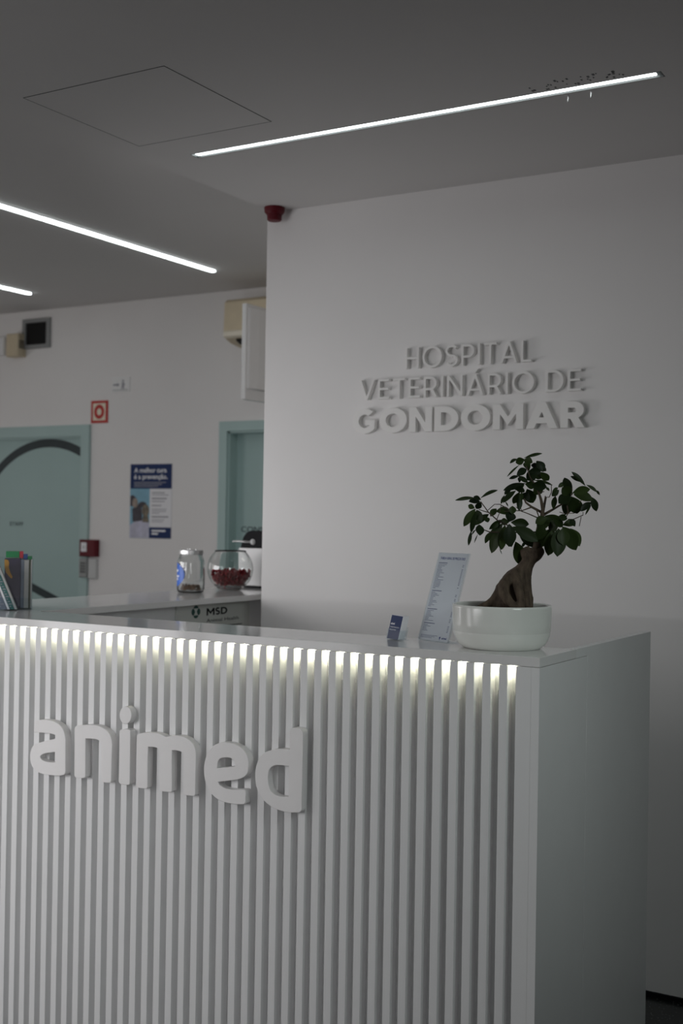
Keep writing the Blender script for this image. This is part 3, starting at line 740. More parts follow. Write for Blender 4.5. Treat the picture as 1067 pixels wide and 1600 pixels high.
# ================================================================== RAISED LETTERS ON THE LETTER WALL
def glyph(ch, w):
    """capital letter of height 1 and stem w: (list of shapes, width); a shape is [outline, holes...]"""
    h = w * 0.92
    b = w > .15
    if ch == 'I':
        return [[[(0, 0), (w, 0), (w, 1), (0, 1)]]], w
    if ch == 'H':
        W = .74 + .1 * b; m_ = .5
        return [[[(0, 0), (w, 0), (w, m_ - h / 2), (W - w, m_ - h / 2), (W - w, 0), (W, 0), (W, 1), (W - w, 1), (W - w, m_ + h / 2), (w, m_ + h / 2), (w, 1), (0, 1)]]], W
    if ch == 'L':
        W = .52
        return [[[(0, 0), (W, 0), (W, h), (w, h), (w, 1), (0, 1)]]], W
    if ch == 'T':
        W = .64
        c = W / 2
        return [[[(c - w / 2, 0), (c + w / 2, 0), (c + w / 2, 1 - h), (W, 1 - h), (W, 1), (0, 1), (0, 1 - h), (c - w / 2, 1 - h)]]], W
    if ch == 'E':
        W = .60; m_ = .51
        return [[[(0, 0), (W, 0), (W, h), (w, h), (w, m_ - h / 2), (W * .92, m_ - h / 2), (W * .92, m_ + h / 2), (w, m_ + h / 2), (w, 1 - h), (W * .98, 1 - h), (W * .98, 1), (0, 1)]]], W
    if ch in 'AÁ':
        W = .84 + .28 * b; t = w * .56; a = w * 1.12
        e = W / 2 - t
        yb = .22 if not b else .20
        wb = h * .95
        xin = lambda y: a + e * y
        ys = (W / 2 - a) / e
        sh = [[[(0, 0), (a, 0), (xin(yb), yb), (W - xin(yb), yb), (W - a, 0), (W, 0), (W / 2 + t, 1), (W / 2 - t, 1)],
               [(xin(yb + wb), yb + wb), (W - xin(yb + wb), yb + wb), (W / 2, ys)]]]
        if ch == 'Á':
            sh.append([[(W / 2 - .06, 1.07), (W / 2 + .03, 1.07), (W / 2 + .17, 1.26), (W / 2 + .04, 1.26)]])
        return sh, W
    if ch == 'V':
        W = .84; t = w * .56; a = w * 1.12; e = W / 2 - t; ys = (W / 2 - a) / e
        return [[[(W / 2 - t, 0), (W / 2 + t, 0), (W, 1), (W - a, 1), (W / 2, 1 - ys), (a, 1), (0, 1)]]], W
    if ch == 'N':
        W = .78 + .12 * b; yd = .80 if not b else .62
        return [[[(0, 0), (w, 0), (w, yd), (W - w, 0), (W, 0), (W, 1), (W - w, 1), (W - w, 1 - yd), (w, 1), (0, 1)]]], W
    if ch == 'M':
        W = .90 + .20 * b; y1, y2, y3 = (.60, .16, .50) if b else (.78, .2, .34)
        return [[[(0, 0), (w, 0), (w, y1), (W / 2, y2), (W - w, y1), (W - w, 0), (W, 0), (W, 1), (W - w * .95, 1), (W / 2, y3), (w * .95, 1), (0, 1)]]], W
    if ch == 'O':
        W = 1.04 + .06 * b
        return [[ring2(W / 2, .5, W / 2, .52, 48), ring2(W / 2, .5, W / 2 - w, .52 - h, 40)]], W
    if ch == 'D':
        W = .82 + .10 * b
        r1 = W - .36
        return [[[(0, 0)] + arc2(W - r1, .5, r1, .5, -90, 90, 22) + [(0, 1)],
                 [(w, h)] + arc2(W - r1, .5, r1 - w, .5 - h, -90, 90, 18) + [(w, 1 - h)]]], W
    if ch in 'PR':
        W = .66 + .14 * b
        y0 = .36 if ch == 'P' else .34
        yc = (1 + y0) / 2; ry = (1 - y0) / 2; rx = ry * 1.02
        cx = W - rx
        hole = [(w, y0 + h)] + arc2(cx, yc, rx - w, ry - h, -90, 90, 14) + [(w, 1 - h)]
        bowl = arc2(cx, yc, rx, ry, -90 if ch == 'P' else -62, 90, 16)
        if ch == 'P':
            out = [(0, 0), (w, 0), (w, y0)] + bowl + [(0, 1)]
        else:
            W2 = W + .03
            lx = .34 if b else .33
            out = [(0, 0), (w, 0), (w, y0), (lx + .0, y0), (W2 - w * 1.14, 0), (W2, 0)] + bowl + [(0, 1)]
            W = W2
        return [[out, hole]], W
    if ch == 'S':
        W = .64
        r = (1.03 - h) / 4
        rx = W / 2 - w / 2
        c = arc2(W / 2, 1.015 - h / 2 - r, rx, r, 32, 262, 20) + arc2(W / 2, h / 2 - .015 + r, rx, r, 82, -150, 20)
        L_, R_ = [], []
        for i, p in enumerate(c):
            a = Vector(c[max(0, i - 1)]); d = Vector(c[min(len(c) - 1, i + 1)]) - a
            d.normalize()
            n = Vector((-d.y, d.x)) * (w * .49)
            L_.append((p[0] + n.x, p[1] + n.y)); R_.append((p[0] - n.x, p[1] - n.y))
        return [[L_ + R_[::-1]]], W
    if ch == 'G':
        W = 1.02
        ro, ri = W / 2, W / 2 - w
        cx, cy = W / 2, .5
        out = arc2(cx, cy, ro, .52, 48, 322, 34)
        xr = out[-1][0] + .02
        out += [(xr, .54), (cx + .02, .54), (cx + .02, .54 - h * .86), (xr - w * .92, .54 - h * .86)]
        inn = arc2(cx, cy, ri, .52 - h, 318, 52, 30)
        return [[out + [(xr - w * .92, inn[0][1] + .02)] + inn]], W
    return [], .3

def raised_line(root, s, x0, x1, z0, cap, w, gap, depth):
    adv = []
    x = 0
    for ch in s:
        if ch == ' ':
            x += .34
            continue
        sh, W = glyph(ch, w)
        k = gap
        adv.append((ch, sh, x))
        x += W + k
    x -= gap
    sx = (x1 - x0) / x
    for ch, sh, xx in adv:
        bm = bmesh.new()
        for loops in sh:
            prism(bm, [[((p[0] + xx) * sx, p[1] * cap) for p in l] for l in loops], depth,
                  lambda u, v, q: Vector((x0 + u, YW - q, z0 + v)) - root.location, 0.0006)
        obj('letter', bm, M_sign, root)
root = empty('wall_lettering', (-1.81, YW, 1.92))
tag(root, 'raised white wall lettering HOSPITAL VETERINÁRIO DE GONDOMAR above the potted tree', 'sign')
raised_line(root, 'HOSPITAL', -2.0586, -1.5706, 2.0065, .0743, .115, .185, .020)
raised_line(root, 'VETERINÁRIO DE', -2.2500, -1.3930, 1.8997, .0733, .115, .185, .020)
raised_line(root, 'GONDOMAR', -2.2750, -1.3780, 1.7762, .0885, .265, .085, .022)

# ================================================================== RECEPTION COUNTER
CX, CY, CZ = -1.0102, 2.576, 1.150         # right front corner of the worktop
SLAB = 0.022
YBK = 2.815                                # back edge of the ledge
counter = empty('reception_counter', (-2.1, 2.70, FZ))
tag(counter, 'white reception counter with a vertical slatted front and a narrow glossy ledge', 'reception counter')
L = counter.location
bm = bmesh.new()
box(bm, -3.205, CX, CY, YBK, CZ - SLAB, CZ, off=L, bev=.0008)
obj('worktop', bm, M_top, counter)
bm = bmesh.new()
box(bm, CX - .0200, CX - .0003, CY + .0005, 2.8943, FZ, CZ - SLAB - .0010, off=L)
obj('side_panel', bm, M_lam, counter)
bm = bmesh.new()
box(bm, CX - .0200, CX, 2.8955, 3.428, FZ, CZ, off=L, bev=.0006)
box(bm, CX - .0200, CX - .0002, YBK + .0002, 2.8955, CZ - SLAB, CZ, off=L)
obj('side_panel', bm, M_lam, counter)
bm = bmesh.new()
box(bm, -1.0675, CX - .0204, CY + .0006, YBK - .02, FZ, CZ - SLAB - .0008, off=L)
obj('corner_panel', bm, M_lam, counter)
YG = 2.6035
bm = bmesh.new()
box(bm, -3.205, -1.0675, YG, YBK - .02, FZ, CZ - SLAB - .0004, off=L)
obj('cabinet_body', bm, M_lam, counter)
gaps = []
bm = bmesh.new()
k = 0
while True:
    x1 = -1.0880 - .0415 * k
    if x1 - .0205 < -3.205:
        break
    box(bm, x1 - .0205, x1, CY + .0002, YG, FZ, CZ - SLAB - .0008, off=L, bev=.0006)
    gaps.append((x1, x1 + .0210))
    k += 1
obj('slatted_front', bm, M_lam, counter)
for ga, gb in gaps:
    obj('led_segment', bx(ga + .0008, gb - .0008, YG - .0110, YG - .0010, CZ - SLAB - .0012, CZ - SLAB - .0004, off=L), M_ledw, counter)

# animed lettering on the slats
root = empty('counter_lettering', (-2.09, CY, .80))
tag(root, 'thick white lettering animed mounted on the slatted counter front', 'sign')
for ch in 'animed':
    bm = bmesh.new()
    loops = ANIMED[ch]
    groups = [[loops[0]], [loops[1]]] if ch == 'i' else [loops]
    for g in groups:
        prism(bm, [[(p[0] / 1000, p[1] / 1000) for p in l] for l in g], .0220,
              lambda u, v, q: Vector((u, CY - q, v)) - root.location, 0.0011)
    obj('letter', bm, M_letter, root)

# ================================================================== SIDE DESK BEHIND THE COUNTER
desk = empty('side_desk', (-3.0, 3.8, FZ))
tag(desk, 'white side desk running back from the counter to behind the letter wall', 'desk')
L = desk.location
obj('worktop', bx(-3.205, -2.785, YBK + .001, 4.80, CZ - SLAB, CZ, off=L, bev=.0008), M_top, desk)
obj('front_panel', bx(-2.870, -2.850, YBK + .03, 4.78, FZ, CZ - SLAB - .0005, off=L), M_lam, desk)
obj('back_panel', bx(-3.200, -3.180, YBK + .03, 4.78, FZ, CZ - SLAB - .0005, off=L), M_lam, desk)
obj('end_panel', bx(-3.180, -2.870, 4.74, 4.78, FZ, CZ - SLAB - .0005, off=L), M_lam, desk)

r = empty('brand_panel', (-2.850, 3.81, 1.04))
tag(r, 'pale board with a dark green emblem and the letters MSD under the side desk top', 'sign')
L = r.location
obj('board', bx(-2.850, -2.842, 3.58, 4.052, .93, 1.126, off=L), mat('pale_board', (.66, .68, .64), .5, noise=.01), r)
fm = lambda h: (lambda u, v, w: Vector((-2.842 + h + w, u, v)) - L)
M_green = mat('dark_green_print', (.012, .075, .060), .5, noise=.05)
bm = bmesh.new()
c0, c1, R_ = 3.697, 1.0955, .0245
for a in (0, 90, 180, 270):
    ca, sa = math.cos(math.radians(a)), math.sin(math.radians(a))
    if a % 180 == 0:
        pts = arc2(.42, 0, .58, .60, -70, 70, 12) + [(.42, .44), (.20, .0), (.42, -.44)]
    else:
        pts = arc2(.50, 0, .50, .58, -72, 72, 12) + [(.54, .40), (.54, -.40)]
    pts = [(c0 + R_ * 1.12 * (x * ca - y * sa), c1 + R_ * (x * sa + y * ca)) for x, y in pts]
    prism(bm, [pts], .0004, fm(0))
obj('emblem', bm, M_green, r)
bm = bmesh.new()
xx = 0.0
for ch in 'MSD':
    sh, W = glyph(ch, .22)
    W *= .92
    for loops in sh:
        prism(bm, [[(3.764 + (p[0] * .92 + xx) * .0510, 1.0775 + p[1] * .0280) for p in l] for l in loops], .0004, fm(0))
    xx += W + .10
text_bm(bm, 'Animal Health', fm(0), .212, .0135, .0004, 3.764, 1.0515, bold=.005)
rect(bm, fm(0), 3.90, 4.00, 1.030, 1.0335, 0, .0004)
obj('lettering', bm, M_black, r)

# ---- jar with a blue label
def jar():
    r = empty('glass_jar', (-3.046, 3.925, CZ))
    tag(r, 'clear glass jar with a tin lid and a blue oval label on the side desk', 'jar')
    R0 = .0555
    outer = [(0, 0.001), (.046, 0), (.052, .004), (R0, .014), (R0, .120), (.054, .132), (.047, .148), (.0455, .152), (.0455, .170)]
    inner = [(.0430, .170), (.0430, .150), (.0445, .146), (.0515, .130), (.0528, .120), (.0528, .014), (.048, .008), (0, .007)]
    bm = bmesh.new()
    lathe(bm, outer + inner, 56)
    obj('jar_body', bm, M_glass, r, smooth=True)
    bm = bmesh.new()
    lathe(bm, [(0, .1715), (.0435, .1715), (.0435, .1550), (.0478, .1550), (.0490, .158), (.0490, .172), (.0475, .1745), (0, .1745)], 48)
    for k in range(3):
        a = k * 2.1 + .4
        box(bm, .02 * math.cos(a) - .0012, .02 * math.cos(a) + .0012, .02 * math.sin(a) - .0012, .02 * math.sin(a) + .0012, .1740, .1785)
    obj('lid', bm, M_tin, r)
    # oval label wrapped round the side that faces left
    a_c = math.radians(215)
    def cyl(u, v, w):
        a = a_c + u / (R0 + .0006)
        return Vector(((R0 + .0006 + w) * math.cos(a), (R0 + .0006 + w) * math.sin(a), .074 + v))
    def patch(bm, hw, hh, w, nu=28, nv=16):
        grid = {}
        for i in range(nu + 1):
            s = -1 + 2 * i / nu
            y = hh * math.sqrt(max(0, 1 - s * s))
            for j in range(nv + 1):
                grid[i, j] = bm.verts.new(cyl(s * hw, -y + 2 * y * j / nv, w))
        for i in range(nu):
            for j in range(nv):
                try:
                    bm.faces.new((grid[i, j], grid[i + 1, j], grid[i + 1, j + 1], grid[i, j + 1]))
                except ValueError:
                    pass
        bmesh.ops.remove_doubles(bm, verts=bm.verts[:], dist=1e-6)
    bm = bmesh.new(); patch(bm, .064, .049, 0)
    lab = obj('label', bm, M_blue, r, smooth=True)
    bm = bmesh.new()
    def cbar(u0, u1, v0, v1):
        n = 10
        vs = [[bm.verts.new(cyl(u0 + (u1 - u0) * i / n, v, .0006)) for v in (v0, v1)] for i in range(n + 1)]
        for a, b in zip(vs, vs[1:]):
            bm.faces.new((a[0], b[0], b[1], a[1]))
    for v, h, l in ((.012, .009, .030), (-.010, .008, .036), (-.022, .008, .030), (-.036, .005, .016)):
        n = 5
        for q in range(n):
            x0 = -l + 2 * l * q / n
            cbar(x0, x0 + 2 * l / n * .84, v, v + h)
    cbar(-.012, .006, .026, .040)
    obj('label_print', bm, M_printw, lab)
    return r
jar()
bm = bmesh.new()
rnd = random.Random(11)
for k in range(110):
    a, q = rnd.random() * 2 * PI, math.sqrt(rnd.random()) * .044
    z = .0125 + rnd.random() * (.006 + .010 * (q < .036))
    s = .0042 + .002 * rnd.random()
    m4 = Matrix.Translation((q * math.cos(a), q * math.sin(a), z)) @ Matrix.Rotation(rnd.random() * 3, 4, Vector((rnd.random(), rnd.random(), .3)).normalized()) @ Matrix.Diagonal((s, s * .8, s * .6, 1))
    bmesh.ops.create_icosphere(bm, subdivisions=1, radius=1, matrix=m4)
tag(obj('kibble', bm, M_kibble, loc=(-3.046, 3.925, CZ)), 'brown kibble on the bottom of the glass jar', 'pet food', kind='stuff')

# ---- round bowl with red sweets
bowl = empty('glass_bowl', (-3.046, 4.195, CZ))
tag(bowl, 'round clear glass bowl holding red wrapped sweets on the side desk', 'bowl')
RB, ZCB = .0975, .0905
def sph(R, z):
    return math.sqrt(max(0, R * R - (z - ZCB) ** 2))
zs = [.004 + (.168 - .004) * k / 22 for k in range(23)]
outer = [(0, 0), (.044, 0)] + [(sph(RB, z), z) for z in zs if sph(RB, z) > .0455]
outer = [p for p in outer if p[1] < .1665] + [(.0652, .1692)]
inner = [(.0645, .1690)] + [(sph(RB - .0020, z), z) for z in reversed(zs) if .012 < z < .163] + [(0, .012)]
bm = bmesh.new()
lathe(bm, outer + inner, 64)
obj('bowl_body', bm, M_glass, bowl, smooth=True)

def candy_mesh():
    bm = bmesh.new()
    bmesh.ops.create_uvsphere(bm, u_segments=12, v_segments=8, radius=1)
    for v in bm.verts:
        c = v.co
        k = 1 + .10 * math.sin(5 * math.atan2(c.y, c.x)) * (1 - abs(c.z))
        v.co = Vector((c.x * k * 1.15, c.y * k * .92, c.z * .85 + .08 * math.sin(7 * c.x)))
    for sx in (-1, 1):            # short twisted wrapper ends
        n = 8
        ring = [bm.verts.new((sx * 1.0, .22 * math.cos(2 * PI * i / n), .22 * math.sin(2 * PI * i / n))) for i in range(n)]
        end = [bm.verts.new((sx * 1.38, .50 * math.cos(2 * PI * i / n), .40 * math.sin(2 * PI * i / n))) for i in range(n)]
        for i in range(n):
            bm.faces.new((ring[i], ring[(i + 1) % n], end[(i + 1) % n], end[i]))
        bm.faces.new(end if sx > 0 else end[::-1])
    return bm
proto = None
rnd = random.Random(21)
placed = []
tries = 0
SC_ = .0080
while tries < 60000 and len(placed) < 170:
    tries += 1
    z = .022 + rnd.random() * .062
    q = math.sqrt(rnd.random()) * (sph(RB - .003, z) - .0108)
    a = rnd.random() * 2 * PI
    x, y = q * math.cos(a), q * math.sin(a)
    top = .078 + .010 * math.sin(a * 3 + 1) * (q / .08)
    if z > top:
        continue
    if sph(RB - .003, z - .008) < q + .004:
        continue
    if all((x - b[0]) ** 2 + (y - b[1]) ** 2 + (z - b[2]) ** 2 > .0152 ** 2 for b in placed):
        placed.append((x, y, z))
placed.sort(key=lambda p: p[2])
for i, p in enumerate(placed):
    if proto is None:
        proto = obj('wrapped_sweet', candy_mesh(), M_candy, smooth=True)
        tag(proto, 'red wrapped sweet in the round glass bowl', 'sweet', 'red wrapped sweets in the glass bowl')
        o = proto
    else:
        o = proto.copy()
        COL.objects.link(o)
    o.location = Vector((-3.046, 4.195, CZ)) + Vector(p)
    o.rotation_euler = (rnd.random() * 6, rnd.random() * 6, rnd.random() * 6)
    o.scale = (SC_ * .95, SC_, SC_)

# ---- coffee machine
r = empty('coffee_machine', (-2.985, 4.52, CZ))
tag(r, 'white coffee machine with a black domed top and chrome lever at the desk end', 'coffee machine')
L = r.location
obj('base_plate', bx(-3.138, -2.84, 4.385, 4.68, CZ, CZ + .010, off=L), M_black, r)
obj('body', bx(-3.138, -2.84, 4.383, 4.68, CZ + .010, CZ + .176, off=L, bev=.004), M_white, r)
bm = bmesh.new()
pr = [(-3.133, .1765), (-2.845, .1765), (-2.850, .215), (-2.865, .243), (-2.885, .252), (-3.080, .252), (-3.104, .243), (-3.120, .222)]
prism(bm, [[(p[0] - L.x, p[1]) for p in pr]], .288, lambda u, v, w: Vector((u, .155 - w, v)), .004)
obj('domed_top', bm, M_black, r)
bm = bmesh.new()
for (cx, cz, cr, d0, d1) in ((-3.065, .203, .0085, .0, .010),):
    fr = lambda u, v, w: Vector((u - L.x, 4.387 - w - L.y, v))
    bk = bmesh.new()
    prism(bk, [ring2(cx, cz, cr, cr, 24)], .010, fr, .002)
    prism(bk, [ring2(cx, cz, cr * 1.5, cr * 1.5, 24)], .0035, fr, .001)
    obj('pivot_cap', bk, M_lgrey, r)
    tube(bm, [(cx - L.x - .008, 4.383 - L.y, cz, .0042), (cx - L.x - .035, 4.372 - L.y, cz, .0050), (cx - L.x - .062, 4.370 - L.y, cz + .002, .0046), (cx - L.x - .098, 4.372 - L.y, cz + .001, .0034)], 10)
obj('lever', bm, M_tin, r, smooth=False)

# ---- leaflets in a clear holder on the corner of the desk
O3 = Vector((-2.9140, 2.845, CZ))         # below the middle of the row of leaflets
RV = Vector((.715, .699, 0)).normalized() # along the row
DV = Vector((-.699, .715, 0)).normalized()# depth of a leaflet
PX = 4.0 / 1896.0 * .993
def leaf_fr(x0, lean, tilt=0.0):
    """frame with origin at row position x0 (m), u along depth, v up (leaning along the row), w along the row"""
    o = O3 + RV * x0
    v = (Vector((0, 0, 1)) + RV * lean).normalized()
    u = (DV + RV * tilt).normalized()
    return lambda a, b, c: o + u * a + v * b + RV * c
r = empty('leaflet_holder', tuple(O3))
tag(r, 'clear acrylic leaflet holder with upright brochures at the left end of the counter', 'leaflet holder')
bm = bmesh.new()
fr = lambda a, b, c: RV * c + DV * a + Vector((0, 0, b))
rect(bm, fr, -.085, .112, 0, .003, -.110, .0485)
rect(bm, fr, -.085, .112, .003, .160, .0460, .0485)
rect(bm, fr, .109, .112, .003, .165, -.110, .0455)
rect(bm, fr, -.085, -.0825, .003, .040, -.110, .0455)
obj('acrylic_shell', bm, M_acryl, r)
M_purple = mat('deep_purple_print', (.020, .016, .045), .4, noise=.2, nscale=30)
M_gold = mat('gold_print', (.42, .22, .03), .45, noise=.05)
M_green2 = mat('green_print', (.010, .24, .075), .45, noise=.08)
M_redl = mat('red_leaflet_print', (.50, .03, .05), .45, noise=.05)
M_bluel = mat('blue_leaflet_print', (.02, .085, .28), .45, noise=.05)
M_leafg = mat('grey_leaflet_print', (.42, .43, .42), .5, noise=.06, nscale=40)
M_olive = mat('olive_leaflet_print', (.075, .085, .055), .5, noise=.1, nscale=30)
M_tealp = mat('teal_leaflet_print', (.03, .14, .13), .5, noise=.1, nscale=30)
def leaflet(label, x0, th, h, mt, band=None, bandmt=None, u0=-.02, u1=.04, lean=0.0, extra=None):
    e = empty('leaflet', tuple(O3))
    tag(e, label, 'leaflet', 'leaflets in the clear holder')
    fr_ = leaf_fr(x0, lean)
    F = lambda a, b, c: fr_(a, b, c) - O3
    bm = bmesh.new()
    rect(bm, F, u0, u1, .0040, h - (band or 0), 0, th)
    obj('cover', bm, mt, e)
    if band:
        bm = bmesh.new()
        rect(bm, F, u0, u1, h - band, h, 0, th)
        obj('top_band', bm, bandmt, e)
    if extra:
        extra(e, F, u0, th, h)
    return e
def gold(e, F, u0, th, h):
    bm = bmesh.new()
    pts = [(.001, .158), (.0045, .160), (.0130, .158), (.0160, .150), (.0150, .135), (.0200, .118), (.0270, .104), (.0250, .098), (.0180, .104), (.0070, .118), (.0020, .138)]
    prism(bm, [[(p[0] - .002, p[1]) for p in pts]], .0010, lambda u, v, w: F(u0 - .0001 - w, v, u))
    obj('gold_swirl', bm, M_gold, e)
def lines(e, F, u0, th, h):
    bm = bmesh.new()
    for k in range(12):
        rect(bm, F, u0 - .0006, u0 - .0001, .012 + k * .0085, .0155 + k * .0085, th * .15, th * (.5 + .4 * ((k * 5) % 3) / 2))
    obj('text_lines', bm, M_inkg, e)
B0, B1 = .045, .105       # back row
leaflet('dark purple leaflet with a gold swirl on its edge in the clear holder', -.0400, .0500, .163, M_purple, extra=gold)
leaflet('leaflet with a bright green top standing tallest in the clear holder', -.0385, .0420, .184, M_leafg, .020, M_green2, B0, B1)
leaflet('thin leaflet with a red top between the green and blue ones', .0050, .0110, .184, M_leafg, .022, M_redl, B0, B1)
leaflet('blue topped leaflet right of the red one in the clear holder', .0170, .0130, .175, M_leafg, .020, M_bluel, B0, B1)
leaflet('leaflet with a dark green top at the right wall of the clear holder', .0310, .0130, .168, M_leafg, .012, M_green2, B0, B1)
M_bgrey = mat('blue_grey_leaflet_print', (.16, .19, .24), .5, noise=.1, nscale=30)
leaflet('blue grey leaflet just right of the dark purple one', .0110, .0100, .160, M_bgrey)
leaflet('pale grey leaflet between the blue grey and the olive one', .0215, .0140, .158, M_leafg)
leaflet('thin olive leaflet beside the right wall of the clear holder', .0362, .0050, .158, M_olive)
leaflet('pale green leaflet touching the right wall of the clear holder', .0418, .0040, .159, M_leafg)
G0, G1 = -.080, -.025     # in front, leaning over to the left
leaflet('pale leaflet leaning left in front of the dark purple one', -.0030, .0075, .150, M_leafg, None, None, G0, G1, -.41)
leaflet('teal leaflet leaning left under the pale leaning one', -.0175, .0135, .120, M_tealp, None, None, G0, G1, -.41, lines)
leaflet('white leaflet edge leaning left next to the teal leaning one', -.0255, .0070, .100, M_paper, None, None, G0, G1, -.41)
leaflet('dark grey printed leaflet leaning furthest left, partly outside the picture', -.0560, .0295, .085, M_bgrey, None, None, G0, G1, -.41, lines)

# ---- price list in a leaning acrylic stand
BL = Vector((-1.4152, 2.7666, CZ))
E1 = Vector((.9244, -.3815, 0)).normalized()
UPV = Vector((.1130, .2736, .9551)).normalized()
NV = E1.cross(UPV)                              # towards the viewer
W_, H_ = .1175, .2315
r = empty('sign_stand', tuple(BL))
tag(r, 'clear leaning acrylic stand on the ledge left of the potted tree', 'sign stand')
bm = bmesh.new()
fs = lambda u, v, w: E1 * u + UPV * v + NV * w + Vector((0, 0, .0022))
rect(bm, fs, 0, W_, 0, H_, -.0022, -.0004)
rect(bm, fs, 0, W_, 0, H_, .0008, .0022)
BK = Vector((-E1.y, E1.x, 0))
fb_ = lambda u, v, w: E1 * u + BK * v + Vector((0, 0, w))
rect(bm, fb_, 0, W_, -.002, .040, 0.0002, .0020)
obj('acrylic', bm, M_acryl, r)
r = empty('price_list', tuple(BL))
tag(r, 'white price list sheet headed TABELA GERAL DE PREÇOS in the acrylic stand', 'price list')
bm = bmesh.new(); rect(bm, fs, .0012, W_ - .006, .0012, H_ - .0012, -.0003, .0001)
obj('sheet', bm, M_paper, r)
fp = lambda u, v, w: fs(u, v, w + .0001)
bm = bmesh.new()
text_bm(bm, 'TABELA GERAL DE PREÇOS 2025', fp, .094, .0064, .00012, .0095, H_ - .0175, bold=.02)
obj('heading', bm, M_inkb, r)
bm = bmesh.new()
rnd = random.Random(8)
v = H_ - .028
for n in (18, 11, 8, 5):
    text_w = .030 + .014 * rnd.random()
    rect(bm, fp, .0075, .0075 + text_w, v, v + .0017, 0, .0002)
    v -= .0040
    for k in range(n):
        l = .009 + .024 * rnd.random()
        rect(bm, fp, .0075, .0075 + l, v, v + .0010, 0, .0002)
        if rnd.random() < .85:
            rect(bm, fp, .0990, .1045, v, v + .0012, 0, .0002)
        v -= .0037
    v -= .0035
for k in range(3):
    rect(bm, fp, .0075, .070 - .01 * k, .0135 - .003 * k, .0143 - .003 * k, 0, .0002)
obj('price_lines', bm, M_ink, r)
bm = bmesh.new()
text_bm(bm, 'animed', fp, .018, .0055, .00012, .087, .0075, bold=.03)
prism(bm, [ring2(.080, .0105, .0022, .0030, 14)], .0002, fp)
rect(bm, fp, .0793, .0807, .004, .008, 0, .0002)
obj('emblem', bm, M_inkb, r)

# ---- business cards in a small acrylic holder
BL2 = Vector((-1.4926, 2.7449, CZ))
E2 = Vector((.8425, -.5387, 0)).normalized()
U2 = Vector((.125, .195, .972)).normalized()
B2 = Vector((-E2.y, E2.x, 0))
r = empty('card_holder', tuple(BL2))
tag(r, 'small clear acrylic holder full of business cards on the ledge', 'card holder')
bm = bmesh.new()
f2 = lambda u, v, w: E2 * u + U2 * v + B2 * w
WC = .0585
rect(bm, lambda u, v, w: E2 * u + B2 * v + Vector((0, 0, w)), -.003, WC + .003, -.005, .028, .0002, .0022)
rect(bm, f2, -.003, WC + .003, .0022, .028, -.0035, -.0018)
rect(bm, f2, -.003, WC + .003, .0022, .034, .0190, .0205)
rect(bm, f2, -.003, -.0015, .0022, .026, -.0018, .0190)
rect(bm, f2, WC + .0015, WC + .003, .0022, .026, -.0018, .0190)
obj('acrylic', bm, M_acryl, r)
def card(k):
    e = empty('business_card', tuple(BL2))
    w0 = -.0012 + k * .00112
    dz = .0022 + (.00025 * ((k * 7) % 5))
    du = .0002 * ((k * 3) % 4) - .0003
    bm = bmesh.new()
    rect(bm, f2, du, WC - .001 + du, dz, dz + .0605, w0, w0 + .00108)
    obj('card', bm, M_paper, e)
    return e
for k in range(16):
    e = card(k)
    if k == 0:
        tag(e, 'front business card with a blue face in the small acrylic holder', 'business card')
        bm = bmesh.new(); rect(bm, f2, -.0004, WC - .0016, .0022, .0627, -.0015, -.00125)
        obj('blue_face', bm, M_navy, e)
        bm = bmesh.new()
        fq = lambda u, v, w: f2(u, v, -.0016 - w)
        text_bm(bm, 'animed', fq, .020, .0058, .0001, .004, .0390, bold=.03)
        text_bm(bm, 'hospital veterinário', fq, .046, .0046, .0001, .004, .0310)
        text_bm(bm, 'de gondomar', fq, .034, .0046, .0001, .004, .0245)
        obj('lettering', bm, M_printw, e)
    else:
        tag(e, 'white business card in the stack behind the blue card', 'business card', 'stacked business cards behind the blue one')

